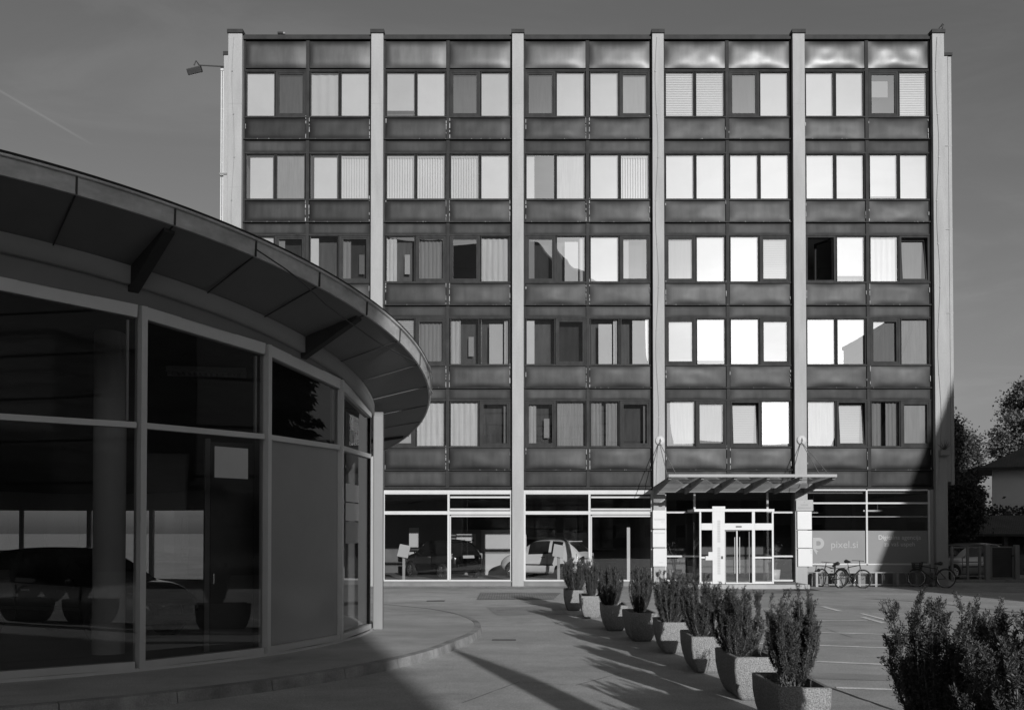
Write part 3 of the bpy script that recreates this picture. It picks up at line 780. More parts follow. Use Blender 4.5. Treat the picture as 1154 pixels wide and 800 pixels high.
# pale vertical lettering plate on the pylon is too worn to read: faint rubbed band
mb = MB()
for z0, z1 in ((1.62, 2.32), (.55, 1.4)):
    zz = z1
    while zz > z0:
        mb.box(7.03, 7.13, VY-.0525, VY-.051, zz-.07, zz); zz -= .085 
ob(mb, 'worn_lettering', 'palink', po)
for x0, x1 in ((7.3, 7.74), (7.7, 8.2)):
    dm = MB(); y = VY+.1 if x0 < 7.5 else VY+.16
    dm.frame(x0, x1, .17, 1.99, y, y+.04, .045)
    dd = ob(dm, 'sliding_door', 'alug' if x0 < 7.5 else 'alug')
    ob(MB().quad((x0+.045, y+.02, .21), (x1-.045, y+.02, .21), (x1-.045, y+.02, 1.95), (x0+.045, y+.02, 1.95)), 'pane', 'shopglass', dd)
    h = MB(); hx = x1-.1 if x0 < 7.5 else x0+.12
    h.tube([(hx, y-.06, .5), (hx, y-.06, 1.75)], .014, 8)
    h.rod((hx, y-.06, .55), (hx, y+.0, .55), .01); h.rod((hx, y-.06, 1.7), (hx, y, 1.7), .01)
    ob(h, 'handle', 'white', dd)
ob(MB().box(7.7, 7.74, VY+.05, VY+.095, .17, 1.98), 'door_post', 'white', po)
ob(MB().box(7.3, 8.2, VY-.1, VY+.09, .152, .19), 'threshold', 'white', po)
# white notices on the porch
tag(MB().add([(6.72,VY-.06,1.1),(6.86,VY-.06,1.1),(6.86,VY-.06,1.24),(6.72,VY-.06,1.24)], [(0,1,2,3)]).build('notice', M['white']),
    'small white notice stuck high on the left side glass of the entrance porch', 'notice')
tag(MB().add([(6.62,VY-.064,.96),(6.86,VY-.064,.96),(6.86,VY-.064,1.1),(6.62,VY-.064,1.1)], [(0,1,2,3)]).build('notice', M['white']),
    'wider white notice just below the small one on the porch side glass', 'notice')
# big indoor plants in the lobby
def lobby_plant(x, y, label, seed):
    e = empty('potted_plant', label, 'potted plant', (x, y, .14)); rnd = random.Random(seed)
    MB().lathe([(0, 0), (.2, 0), (.26, .42), (.22, .42), (.2, .38), (0, .38)], 18).build('pot', M['white'], e)
    st = MB(); lf = MB()
    for k in range(7):
        an = rnd.uniform(0, 6.28); h = rnd.uniform(.9, 1.6); ex = rnd.uniform(.1, .35)
        pts = [(0.05*cos(an), .05*sin(an), .38), (.1*cos(an), .1*sin(an), h*.6), (ex*cos(an), ex*sin(an), h)]
        st.tube(pts, .012, 5)
        for q in range(16):
            b2 = Vector(pts[2]) + Vector((rnd.gauss(0, .1), rnd.gauss(0, .1), rnd.gauss(-.12, .16)))
            d = Vector((rnd.gauss(0, 1), rnd.gauss(0, 1), rnd.gauss(-.2, .5))).normalized()*.2
            s = d.cross(Vector((0, 0, 1))).normalized()*.025
            lf.add([b2-s*.3, b2+d*.5-s, b2+d, b2+d*.5+s], [(0, 1, 2, 3)])
    st.build('stem', M['bark'], e); lf.build('foliage', M['weed'], e)
lobby_plant(5.95, 38.9, 'potted plant behind the glass left of the entrance door', 3)
lobby_plant(9.55, 38.9, 'potted plant behind the glass right of the entrance door', 4)

# ---- canopy over the entrance (glass on steel, hung from tie rods)
x0, x1, yw, yf = 5.02, 10.42, 37.68, 34.2
zw, zf = 3.42, 3.66
mb = MB()
cn = MB(); cn.box(x0, x1, yf-.1, yf+.02, zf+.02, zf+.11)
can = ob(cn, 'entrance_canopy', 'alug')
bm_ = MB()
for x in [x0+.06 + (x1-x0-.12)*k/5 for k in range(6)]:
    vs = []
    for dx in (-.045, .045):
        vs += [(x+dx, yw, zw-.16), (x+dx, yf+.05, zf-.05), (x+dx, yf+.05, zf+.03), (x+dx, yw, zw+.12)]
    bm_.add(vs, [(0,1,2,3), (7,6,5,4), (0,4,5,1), (1,5,6,2), (2,6,7,3), (3,7,4,0)])
bm_.box(x0+.11, x1-.11, yw-.04, yw+.0, zw-.1, zw+.1)
bm_.box(x0+.11, x1-.11, 36.3, 36.4, zw+.0, zw+.14)
ob(bm_, 'beam', 'plinth', can)
gl = MB()
for k in range(5):
    p = x0+.06+(x1-x0-.12)*k/5+.05; q = x0+.06+(x1-x0-.12)*(k+1)/5-.05
    for ya, yb2 in ((yw-.1, 36.45), (36.25, yf+.1)):
        f0 = (yw-ya)/(yw-yf); f1 = (yw-yb2)/(yw-yf)
        gl.quad((p, ya, zw+.15+(zf-zw-.06)*f0), (q, ya, zw+.15+(zf-zw-.06)*f0), (q, yb2, zw+.15+(zf-zw-.06)*f1), (p, yb2, zw+.15+(zf-zw-.06)*f1))
ob(gl, 'glass_roof', 'canopyglass', can)
for x in (5.22, 10.25):
    for dx in (-.12, .2):
        ob(MB().rod((x, 37.66, 5.1), (x+dx, 34.9, zf+.08), .012, 6), 'tie_rod', 'steel', can)

# leaf discs on the two entrance pilasters
def disc_sign(x, z, y, label, r=.16):
    e = empty('round_sign', label, 'sign', (x, y, z), 0, None)
    Mx = Matrix.Rotation(radians(90), 4, 'X')
    MB().lathe([(0, .03), (r*.96, .03), (r, .02), (r, 0)], 28, Mx).build('disc', M['signwhite'], e)
    lf = MB(); pts = []
    for k in range(9):
        t = k/8; w_ = .055*sin(pi*t**.8)*(1-.2*t)
        pts.append((w_, -.1+.2*t))
    poly = pts + [(-p, q) for p, q in pts[::-1]]
    lf.add([(px*r/.16*.8, -.033, pz*r/.16*.9) for px, pz in poly], [tuple(range(len(poly)))])
    lf.box(-.008, .008, -.036, -.031, -r*.85, -r*.4)
    lf.build('leaf_emblem', M['black'], e)
disc_sign(5.25, 5.16, 37.69, 'round white leaf-emblem disc on the pilaster left of the entrance')
disc_sign(10.27, 5.18, 37.69, 'round white leaf-emblem disc on the pilaster right of the entrance')

# tenant name boards on the pilasters
def board(x0, x1, z0, z1, y, m, label, marks):
    e = empty('sign_board', label, 'sign', ((x0+x1)/2, y, z0), 0)
    w2 = (x1-x0)/2; h = z1-z0
    MB().box(-w2, w2, -.05, 0, 0, h).build('board', M[m], e, .006)
    mk = MB()
    for (u0, u1, v0, v1) in marks:
        mk.box(-w2+2*w2*u0, -w2+2*w2*u1, -.0525, -.0505, h*v0, h*v1)
    if marks: mk.build('worn_lettering', M['ink'] if m == 'signgrey' else M['palink'], e)
    br = MB(); br.box(-w2-.03, -w2+.04, .002, .02, h-.05, h-.02); br.box(w2-.04, w2+.02, .002, .02, .03, .06); br.build('bracket', M['black'], e)
zs = lambda y: 1.9 + (600-y)*37.7/1200
def word(u0, u1, v0, v1, n):
    return [(u0+(u1-u0)*k/n, u0+(u1-u0)*(k+.62)/n, v0, v1) for k in range(n)]
board(4.98, 5.46, zs(595.5), zs(574.8), 37.7, 'signgrey' if 0 else 'signwhite', 'topmost white name board left of the entrance, with one worn line of lettering', word(.12, .9, .45, .55, 9)+word(.62, .88, .36, .4, 4))
board(4.98, 5.46, zs(616.4), zs(597), 37.7, 'signwhite', 'middle white name board of the three left of the entrance', word(.12, .9, .78, .86, 10))
board(4.99, 5.47, zs(638), zs(618), 37.7, 'signwhite', 'bottom white name board of the three left of the entrance', word(.45, .75, .2, .24, 4))
board(10.05, 10.65, zs(575.5), zs(563), 37.7, 'signgrey', 'grey address plate above the white boards right of the entrance', word(.28, .72, .48, .6, 6)+word(.12, .9, .2, .32, 12)+[(.47, .51, .75, .83)])
board(10.09, 10.6, zs(596.5), zs(576), 37.7, 'signwhite', 'top blank white board under the grey plate right of the entrance', [])
board(10.1, 10.61, zs(617), zs(597.5), 37.7, 'signwhite', 'middle blank white board right of the entrance', [])
board(10.11, 10.62, zs(638), zs(618), 37.7, 'signwhite', 'lowest white board right of the entrance with a tiny mark at its right edge', [(.86, .96, .82, .86), (.86, .96, .74, .78), (.86, .96, .9, .94)])

# ---- bay five: agency window with frosted film
a, b = bays[4]; xm = 12.64
mb = MB(); xs = [a+.03, xm, 14.86]
rail_frame(mb, xs, [.78, 2.95, 3.42], 37.92, 38.05, .06)
mb.box(a+.04, 14.83, 37.925, 38.04, 2.46, 2.475)
aw = ob(mb, 'shop_window', 'alu')
for i in (0, 1):
    for u, v in ((.81, 2.92), (2.98, 3.4)):
        ob(MB().quad((xs[i]+.03, 38.0, u), (xs[i+1]-.03, 38.0, u), (xs[i+1]-.03, 38.0, v), (xs[i]+.03, 38.0, v)), 'pane', 'shopglass', aw)
    f = ob(MB().quad((xs[i]+.035, 37.985, .82), (xs[i+1]-.035, 37.985, .82), (xs[i+1]-.035, 37.985, 1.97), (xs[i]+.035, 37.985, 1.97)), 'frosted_film', 'film', aw)
ob(MB().box(14.89, 15.025, 37.9, 38.15, 0, 3.44), 'jamb', 'wallgrey')
mb = MB().box(a+.01, 14.88, 37.96, 38.1, .5, .745); ob(mb, 'window_apron', 'wallgrey')
mb = MB().box(a+.01, 14.88, 37.98, 38.1, 0, .498); ob(mb, 'plinth', 'plinth')
def text(s, size, x, z, y, name, m, parent, align='LEFT', squeeze=1.0):
    cu = bpy.data.curves.new(name, 'FONT'); cu.body = s; cu.size = size; cu.align_x = align
    t = bpy.data.objects.new(name, cu); COL.objects.link(t)
    bpy.context.view_layer.update()
    dg = bpy.context.evaluated_depsgraph_get()
    me = bpy.data.meshes.new_from_object(t.evaluated_get(dg))
    bpy.data.objects.remove(t)
    me.transform(Matrix.Translation((x-2.7, y-38, z)) @ Matrix.Rotation(radians(90), 4, 'X') @ Matrix.Diagonal((squeeze, 1, 1, 1)))
    me.materials.clear(); me.materials.append(M[m])
    o = bpy.data.objects.new(name, me); COL.objects.link(o); o.parent = parent
    return o
text('pixel.si', .36, 11.36, 1.36, 37.98, 'lettering', 'filmmark', aw)
text('Digitalna agencija', .22, 13.82, 1.66, 37.98, 'lettering', 'filmmarkdim', aw, 'CENTER')
text('za vaš uspeh', .22, 13.82, 1.42, 37.98, 'lettering', 'filmmarkdim', aw, 'CENTER')
mk = MB()
for z, n in ((1.2, 16), (1.08, 15)):
    for k in range(n):
        if k % 5 == 4: continue
        mk.box(13.05+1.6*k/n, 13.05+1.6*(k+.7)/n, 37.978, 37.981, z, z+.025)
ob(mk, 'small_print', 'film', aw)
# the P emblem: a stem with a bowl and a speech-bubble tail
em = MB(); cx, cz = 10.83, 1.52
outer = [(cx-.05, cz+.23)] + [(cx+.17+.23*sin(t), cz+.23*cos(t)) for t in [pi*k/16 for k in range(17)]] + [(cx+.03, cz-.23), (cx+.03, cz-.14)]
arc_o = [(cx+.1+.2*sin(t), cz+.0+.2*cos(t)) for t in [pi*k/18 for k in range(19)]]
arc_i = [(cx+.1+.08*sin(t), cz+.0+.08*cos(t)) for t in [pi*k/18 for k in range(19)]]
for i in range(18):
    (p, q), (r_, s_) = arc_o[i], arc_o[i+1]; (p2, q2), (r2, s2) = arc_i[i], arc_i[i+1]
    em.quad((p, 37.98, q), (p2, 37.98, q2), (r2, 37.98, s2), (r_, 37.98, s_))
em.quad((cx-.1, 37.98, cz+.2), (cx-.1, 37.98, cz+.08), (cx+.1, 37.98, cz+.08), (cx+.1, 37.98, cz+.2))
em.quad((cx-.1, 37.98, cz+.08), (cx-.1, 37.98, cz-.2), (cx+.02, 37.98, cz-.2), (cx+.02, 37.98, cz+.08))
em.quad((cx+.02, 37.98, cz-.08), (cx+.02, 37.98, cz-.2), (cx+.1, 37.98, cz-.2), (cx+.1, 37.98, cz-.08))
em.add([(cx-.1, 37.98, cz-.2), (cx+.04, 37.98, cz-.42), (cx+.04, 37.98, cz-.3), (cx+.1, 37.98, cz-.3), (cx-.02, 37.98, cz-.2)], [(0, 1, 2, 3, 4)])
ob(em, 'p_emblem', 'filmmark', aw)
for x, z, y in ((10.9, 2.62, 39.2), (13.4, 2.68, 39.6), (14.3, 2.85, 40.3)):
    lb = MB().box(-.35, .35, -.06, .06, 0, .06); lb.rod((-.2, 0, .06), (-.2, 0, 3.29-z), .006); lb.rod((.2, 0, .06), (.2, 0, 3.29-z), .006)
    lo = lb.build('ceiling_light', M['white']); lo.location = (x, y, z)
    tag(lo, {10.9: 'long white tube lamp hanging inside at the left of the agency window', 13.4: 'tube lamp hanging low inside the right pane of the agency window', 14.3: 'farther, higher tube lamp inside the right pane of the agency window'}[x], 'lamp', 'lamps inside the agency window')

# ---- roof-top and side details of the office block
dp = MB(); dp.box(15.46, 15.6, 37.8, 38.2, 3.7, 18.95); dp.box(15.605, 15.72, 37.78, 38.15, 3.6, 18.92)
for z in (6.7, 9.7, 12.7, 15.7): dp.box(15.455, 15.73, 37.775, 37.8, z, z+.03)
ob(dp, 'downpipe', 'concrete'); ob(MB().box(15.44, 15.76, 37.74, 38.2, 18.96, 19.06), 'downpipe_cap', 'capdark')
dp = MB(); dp.box(-10.33, -10.155, 37.85, 38.25, 0, 19.0); ob(dp, 'downpipe', 'concrete')
ob(MB().box(-10.36, -10.15, 37.82, 38.26, 19.01, 19.14), 'downpipe_cap', 'capdark')
lad = MB()
for x in (-10.46, -10.39): lad.tube([(x, 38.0, 2), (x, 38.0, 18.5)], .03, 6)
for k in range(42): lad.rod((-10.46, 38, 2.3+.39*k), (-10.39, 38, 2.3+.39*k), .014, 5)
lad.box(-10.48, -10.37, 37.95, 38.05, 18.5, 18.62)
ob(lad, 'ladder', 'white')
br = MB()
for z in (14.7, 12.2): br.box(-10.46, -10.2, 37.8, 37.84, z, z+.05); 
ob(br, 'ladder_bracket', 'steel')

fl = empty('floodlight', 'dark box floodlight on a thin arm off the top left corner of the office block', 'floodlight', (-10.34, 37.8, 18.6))
MB().rod((0, .1, .02), (-.86, 0, .02), .025).build('arm', M['black'], fl)
q = MB(); q.box(-.28, .22, -.16, .16, -.12, .1); T = Matrix.Translation((-1.0, 0, -.15)) @ Matrix.Rotation(radians(-14), 4, 'Y') @ Matrix.Rotation(radians(25), 4, 'X')
q.v = [T @ v for v in q.v]; q.build('housing', M['black'], fl, .02)
q = MB(); q.box(-.24, .18, -.13, .13, -.135, -.122); q.v = [T @ v for v in q.v]; q.build('lens', M['lamp'], fl)
q = MB(); q.tube([(-.86, 0, .02), (-.98, 0, .18), (-1.05, 0, .02)], .025, 6); q.build('bracket', M['black'], fl)

bi_ = empty('bird', 'small dark bird perched on the top right corner of the roof', 'bird', (15.42, 37.95, 19.87))
q = MB(); q.tube([(-.11, 0, .05), (-.03, 0, .12), (.04, 0, .19), (.06, 0, .25), (.08, 0, .29), (.13, 0, .28)], [.012, .05, .06, .04, .042, .008], 8)
q.rod((0, .015, 0), (0, .01, .1), .006, 5); q.rod((0, -.015, 0), (0, -.01, .1), .006, 5)
q.build('body', M['feather'], bi_)
q = MB(); q.add([(-.02, -.055, .18), (.03, -.06, .14), (-.1, -.045, .05)], [(0, 1, 2)]); q.add([(-.02, .055, .18), (.03, .06, .14), (-.1, .045, .05)], [(0, 1, 2)])
q.build('wing', M['feather'], bi_)
rs = empty('roof_sensor', 'little grey weather sensor on the roof edge near the left corner', 'sensor', (-8.35, 38.05, 19.76))
MB().rod((0, 0, 0), (0, 0, .1), .015).box(-.1, .1, -.05, .05, .1, .17).build('body', M['capdark'], rs)
MB().lathe([(0, .0), (.05, 0), (.05, .06), (0, .08)], 10, Matrix.Translation((.12, 0, .1))).build('dome', M['alug'], rs)

# ------------------------------------------------------------------ round glass showroom
GS = empty('glass_showroom', 'low round glass showroom with a wide overhanging tilted canopy', 'showroom', (RC.x, RC.y, 0))
def gs(mbx, name, m, parent=None, bevel=0):
    T = Matrix.Translation((-RC.x, -RC.y, 0)); mbx.v = [T @ v for v in mbx.v]
    return mbx.build(name, M[m], parent or GS, bevel)
zT = lambda Y: 4.95-.122*(Y-12.64)          # window head
zU = lambda Y: 5.44-.175*(Y-12.64)          # soffit at the wall
zB = lambda Y: 5.77-.174*(Y-12.03)          # lower edge of the fascia
zMid = 3.28
mul = [1.7-15.4*k for k in range(10)]
def P3(deg, r, z): q = rp(deg, r); return Vector((q.x, q.y, z))
def PT(deg, r, f, dz=0): q = rp(deg, r); return Vector((q.x, q.y, f(q.y)+dz))
for k in range(9):
    a1, a0 = mul[k], mul[k+1]              # a0 nearer the camera
    fb = MB()
    p0, p1 = rp(a0, RR), rp(a1, RR)
    up = Vector((0, 0, 1)); n = Vector(((p0+p1)/2 - RC)).normalized()
    def PP(t, off, z):
        q = p0.lerp(p1, t); return Vector((q.x+n.x*off, q.y+n.y*off, z))
    zt = lambda t: zT(p0.lerp(p1, t).y)
    def bar(ta, za, tb, zb, wd, dp=.12):      # bar in the pane plane
        A, B = PP(ta, 0, za), PP(tb, 0, zb)
        fb.bar(A, B, dp, wd, up) if abs(A.z-B.z) < .6 else fb.bar(A, B, wd, dp, Vector((n.x, n.y, 0)))
    bar(.025, .21, .975, .21, .09, .14)
    bar(.025, zMid, .975, zMid, .075)
    bar(.025, zt(.025)-.08, .975, zt(.975)-.08, .16, .13)
    fb.bar(PP(.012, 0, .16), PP(.012, 0, zt(.012)), .085, .15, Vector((n.x, n.y, 0)))
    wobj = gs(fb, 'window', 'rotframe')
    for za0, za1, zb0, zb1 in ((.255, .255, zMid-.038, zMid-.038), (zMid+.038, zMid+.038, zt(.03)-.15, zt(.97)-.15)):
        gs(MB().quad(PP(.03, .0, za0), PP(.985, .0, za1), PP(.985, .0, zb1), PP(.03, .0, zb0)), 'pane', 'rotglass', wobj)
    if k in (1, 2, 3):                      # inner opening frame strip at the right of the upper pane
        q = MB(); q.bar(PP(.93, -.04, zMid+.06), PP(.93, -.04, zt(.93)-.2), .03, .04, Vector((n.x, n.y, 0)))
        gs(q, 'vent_strip', 'alu', wobj)
    if k == 1:
        gs(MB().quad(PP(.03, .006, .256), PP(.985, .006, .256), PP(.985, .006, zMid-.039), PP(.03, .006, zMid-.039)), 'grey_film', 'pvcfilm', wobj)
# end post, base, upper bands, rear wall
q = MB()
pts = []
for z in (.13, 3.9): pts.append(z)
c = rp(3.4, 7.86); ang = radians(3.4)
prof = [(-.13, .131), (.13, .131), (.13, 3.98)] + [(.13*cos(t), 3.98+.14*sin(t)) for t in [pi*j/10 for j in range(1, 10)]] + [(-.13, 3.98)]
vs = []; nn = len(prof)
R = Matrix.Rotation(ang, 3, 'Z')
for dy in (-.09, .09):
    for (u, z) in prof:
        v = R @ Vector((dy + .0, u*1.0, 0)); vs.append((c.x+v.x, c.y+v.y, z))
q.add(vs, [tuple(range(nn))[::-1], tuple(range(nn, 2*nn))] + [(i, (i+1) % nn, nn+(i+1) % nn, nn+i) for i in range(nn)])
gs(q, 'end_post', 'postgrey', None, .02)
fa = [-160+2.2*i for i in range(75)]          # -160 .. +3
def ringband(aa, r0, f0, r1, f1, name, m):
    q = MB(); vs = []
    for a_ in aa: vs += [f0(a_, r0), f1(a_, r1)]
    q.add(vs, [(2*i, 2*i+2, 2*i+3, 2*i+1) for i in range(len(aa)-1)], True); return gs(q, name, m)
ringband(fa, RR+.07, lambda a_, r: P3(a_, r, .125), RR+.07, lambda a_, r: P3(a_, r, .17), 'base_strip', 'rotframe')
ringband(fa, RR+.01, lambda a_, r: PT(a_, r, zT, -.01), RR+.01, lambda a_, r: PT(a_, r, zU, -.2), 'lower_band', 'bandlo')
q = MB(); vs = []
for a_ in fa: vs += [PT(a_, RR+.012, zU, -.215), PT(a_, RR+.09, zU, -.215), PT(a_, RR+.09, zU, .02)]
q.add(vs, [f for i in range(len(fa)-1) for f in ((3*i, 3*i+3, 3*i+4, 3*i+1), (3*i+1, 3*i+4, 3*i+5, 3*i+2))], True)
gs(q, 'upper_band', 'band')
ba = [4.5+4*i for i in range(50)]
ringband([a_ for a_ in ba if a_ < 69], RR, lambda a_, r: P3(a_, r, .1), RR, lambda a_, r: PT(a_, r, zU, .05), 'rear_wall', 'wallr')
bb_ = [68.5+4*i for i in range(32)]
ringband(bb_, RR, lambda a_, r: P3(a_, r, .1), RR, lambda a_, r: P3(a_, r, .75), 'rear_wall', 'wallr')
ringband(bb_, RR, lambda a_, r: P3(a_, r, 2.45), RR, lambda a_, r: PT(a_, r, zU, .05), 'rear_wall', 'wallr')
q = MB()
for a_ in bb_[::3]: q.bar(P3(a_, RR, .74), P3(a_, RR, 2.46), .1, .1, Vector((cos(radians(a_)), sin(radians(a_)), 0)))
rwf = gs(q, 'rear_window_frame', 'rotframe')
ringband(bb_, RR, lambda a_, r: P3(a_, r, .75), RR, lambda a_, r: P3(a_, r, 2.45), 'rear_window', 'rotglass')
# canopy: soffit, fascia, roof skin
RO = 8.8
oa = [-175+1.9*i for i in range(180)]
q = MB(); vs = []
for a_ in oa: vs += [PT(a_, RR-.05, zU), PT(a_, RO-.02, zB, .01)]
q.add(vs, [(2*i, 2*i+1, 2*i+3, 2*i+2) for i in range(len(oa)-1)], True); gs(q, 'soffit', 'soffit')
q = MB(); vs = []
for a_ in oa: vs += [PT(a_, RO-.03, zB, 0), PT(a_, RO, zB, 0), PT(a_, RO+.01, zB, .195), PT(a_, RO+.045, zB, .2), PT(a_, RO+.045, zB, .235), PT(a_, RO-.2, zB, .24)]
q.add(vs, [(6*i+j, 6*i+6+j, 6*i+7+j, 6*i+1+j) for i in range(len(oa)-1) for j in range(5)], False); fo = gs(q, 'fascia', 'fascia')
q = MB(); q.add([PT(a_, RO-.19, zB, .235) for a_ in oa], [tuple(range(len(oa)))]); gs(q, 'roof', 'roofing')
for j in range(-16, 20):
    a_ = -22.4+7.6*j
    if not -172 < a_ < 150: continue
    A, B = PT(a_, RR+.1, zU, -.004), PT(a_, RO-.04, zB, .004)
    gs(MB().bar(A, B, .016, .012), 'panel_joint', 'black')
    gs(MB().bar(PT(a_, RO+.008, zB, .0), PT(a_, RO+.016, zB, .2), .02, .02, Vector((cos(radians(a_)), sin(radians(a_)), 0))), 'panel_joint', 'black')
tl_ = MB(); tl_.tube([PT(a_, RO+.03, zB, .245) for a_ in oa], .022, 5); gs(tl_, 'roof_edge_trim', 'capdark')
for j in range(-6, 8):
    a_ = -22.4+22.8*j
    if not -172 < a_ < 140 or abs(a_-.4) < 1: continue
    q = MB(); vs = []; t = Vector((-sin(radians(a_)), cos(radians(a_)), 0))*.075
    zi = zU(rp(a_, RR).y)
    A, B, C2, D = PT(a_, RR-.02, zU, .01), PT(a_, RO-.12, zB, .005), PT(a_, RO-.12, zB, -.05), PT(a_, RR-.02, zU, -.3 if a_ < -10 else -.07)
    for s in (-1, 1): vs += [A+t*s, B+t*s, C2+t*s, D+t*s]
    q.add(vs, [(0, 1, 2, 3), (7, 6, 5, 4), (0, 4, 5, 1), (1, 5, 6, 2), (2, 6, 7, 3), (3, 7, 4, 0)])
    gs(q, 'beam', 'beamshade', None, .01)
# loose cable strung under the soffit
q = MB(); pts = []
for px, py in ((290, 282), (323, 304), (345, 322), (367, 343), (399, 367), (429, 388), (450, 399), (468, 408)):
    r = ray(px, py)      # meets a plane just below the soffit
    k = (5.48+.1745*12.64-EYE)/(r.z+.1745*r.y); pts.append(Vector((r.x*k, r.y*k, EYE+r.z*k)))
q.tube(pts, .01, 6); gs(q, 'loose_cable', 'black')
q = MB(); pts = [PT(-4+k*.8, RO+.03+.05*sin(k), zB, .22-.04*k) for k in range(8)]; q.tube(pts, .012, 6); gs(q, 'cable_end', 'steel')
# inside of the showroom
q = MB(); ia = [-175+5*i for i in range(73)]
q.add([(RC.x, RC.y, .14)] + [(*rp(a_, 7.55), .14) for a_ in ia], [(0, i+1, i+2) for i in range(len(ia)-1)]); gs(q, 'floor', 'wallgrey')
q = MB(); vs = []
for a_ in ia: vs.append(PT(a_, RR-.1, zU, -.12))
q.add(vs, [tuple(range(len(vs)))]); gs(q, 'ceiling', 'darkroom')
q = MB(); q.lathe([(.23, .14), (.23, 4.9)], 24, Matrix.Translation((-5.9, 15.6, 0))); gs(q, 'column', 'wallr')
q = MB(); q.box(-.32, .32, -.04, .04, 0, 3.1); T = Matrix.Translation((-4.2, 15.95, .145)) @ Matrix.Rotation(radians(25), 4, 'Z'); q.v = [T @ v for v in q.v]
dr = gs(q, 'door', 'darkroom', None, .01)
q = MB(); q.box(-.4, -.325, -.06, .06, 0, 3.15); q.box(.325, .4, -.06, .06, 0, 3.15); q.v = [T @ v for v in q.v]; gs(q, 'door_frame', 'wallgrey', dr)
q = MB(); q.box(-.28, -.26, -.09, -.04, 1.0, 1.15); q.v = [T @ v for v in q.v]; gs(q, 'handle', 'chrome', dr)
pA, pB = rp(mul[3], RR), rp(mul[2], RR); nA = ((pA+pB)/2-RC).normalized()*.012
def PN(t, z): v = pA.lerp(pB, t)+nA; return (v.x, v.y, z)
nb_ = MB().quad(PN(.57, 2.66), PN(.85, 2.66), PN(.85, 3.09), PN(.57, 3.09)).build('notice', M['white'])
tag(nb_, 'white paper notice high in front of the dark inner door of the round showroom', 'notice')
q = MB()
for i in range(14): q.box(-.6+i*.085, -.6+i*.085+.05, -.1, .1, 0, .05)
q.box(-.62, .6, -.13, -.1, -.01, .08); q.box(-.62, .6, .1, .13, -.01, .08)
lo = q.build('ceiling_light', M['white']); lo.location = (-4.85, 16.9, 4.42); lo.rotation_euler = (radians(-8), 0, radians(12))
tag(lo, 'white louvred ceiling lamp inside the round showroom', 'lamp')
# stickers and papers on the last window by the post
disc_sign(-2.86, 3.52, 18.02, 'small round white leaf sticker on the last upper pane of the round showroom', .115)
lo = [o for o in COL.objects if o.name.startswith('round_sign')][-1]
lo.rotation_euler = (0, 0, radians(84)); lo.location = (rp(-10.0, RR).x+.03, rp(-10.0, RR).y, 3.5)
for i, (z0, z1, m_) in enumerate(((2.42, 2.72, 'white'), (2.1, 2.4, 'white'), (1.72, 2.08, 'alug'))):
    p0, p1 = rp(mul[1], RR), rp(mul[0], RR)
    def P2(t, z): v = p0.lerp(p1, t); return (v.x+.012, v.y, z)
    o = MB().quad(P2(.2, z0), P2(.62, z0), P2(.62, z1), P2(.2, z1)).build('notice', M[m_])
    tag(o, ['top paper of three taped to the last pane by the white post', 'middle paper of three taped to the last pane by the white post', 'greyer bottom paper of three on the last pane by the white post'][i], 'notice')

# ------------------------------------------------------------------ planters and yews
def planter(x, y, rz, label, low=False, first=[]):
    if not first:
        e = empty('planter', label, 'planter', (x, y, 0), rz, 'concrete planters in a row along the parking bays')
        L, Wd, Hh = 1.1, .5, .5; tp = .07
        q = MB(); n = 4
        def rr(w2, l2, z, r=.035):
            pts = []
            for cx_, cy_, a0 in ((w2-r, l2-r, 0), (-(w2-r), l2-r, 90), (-(w2-r), -(l2-r), 180), (w2-r, -(l2-r), 270)):
                for k in range(n+1):
                    t = radians(a0+90*k/n); pts.append((cx_+r*cos(t), cy_+r*sin(t), z))
            return pts
        rings = [rr(Wd/2-.11, L/2-.13, 0), rr(Wd/2-.085, L/2-.1, .03), rr(Wd/2-.055, L/2-.065, .1), rr(Wd/2-.026, L/2-.03, .2), rr(Wd/2-.006, L/2-.008, .33), rr(Wd/2, L/2, Hh-.01), rr(Wd/2-.012, L/2-.012, Hh),
                 rr(Wd/2-.05, L/2-.05, Hh, .03), rr(Wd/2-.06, L/2-.06, Hh-.1, .03)]
        m_ = len(rings[0]); vs = [p for g in rings for p in g]
        fs = [(i*m_+k, i*m_+(k+1) % m_, (i+1)*m_+(k+1) % m_, (i+1)*m_+k) for i in range(len(rings)-1) for k in range(m_)]
        fs.append(tuple(range(m_))[::-1])
        q.add(vs, fs, True)
        sh = q.build('shell', M['aggregate'], e)
        for pl in sh.data.polygons: pl.use_smooth = False
        s = MB(); g = [(0, 0, Hh-.06)] + [(p[0], p[1], Hh-.075+random.uniform(-.012, .012)) for p in rr(Wd/2-.058, L/2-.058, 0, .03)]
        s.add(g, [(0, k+1, (k+1) % m_+1) for k in range(m_)]); s.build('soil', M['soil'], e)
        first.append(e); return e
    e = copy_tree(first[0]); e.location = (x, y, 0); e.rotation_euler = (0, 0, rz); e['label'] = label
    return e

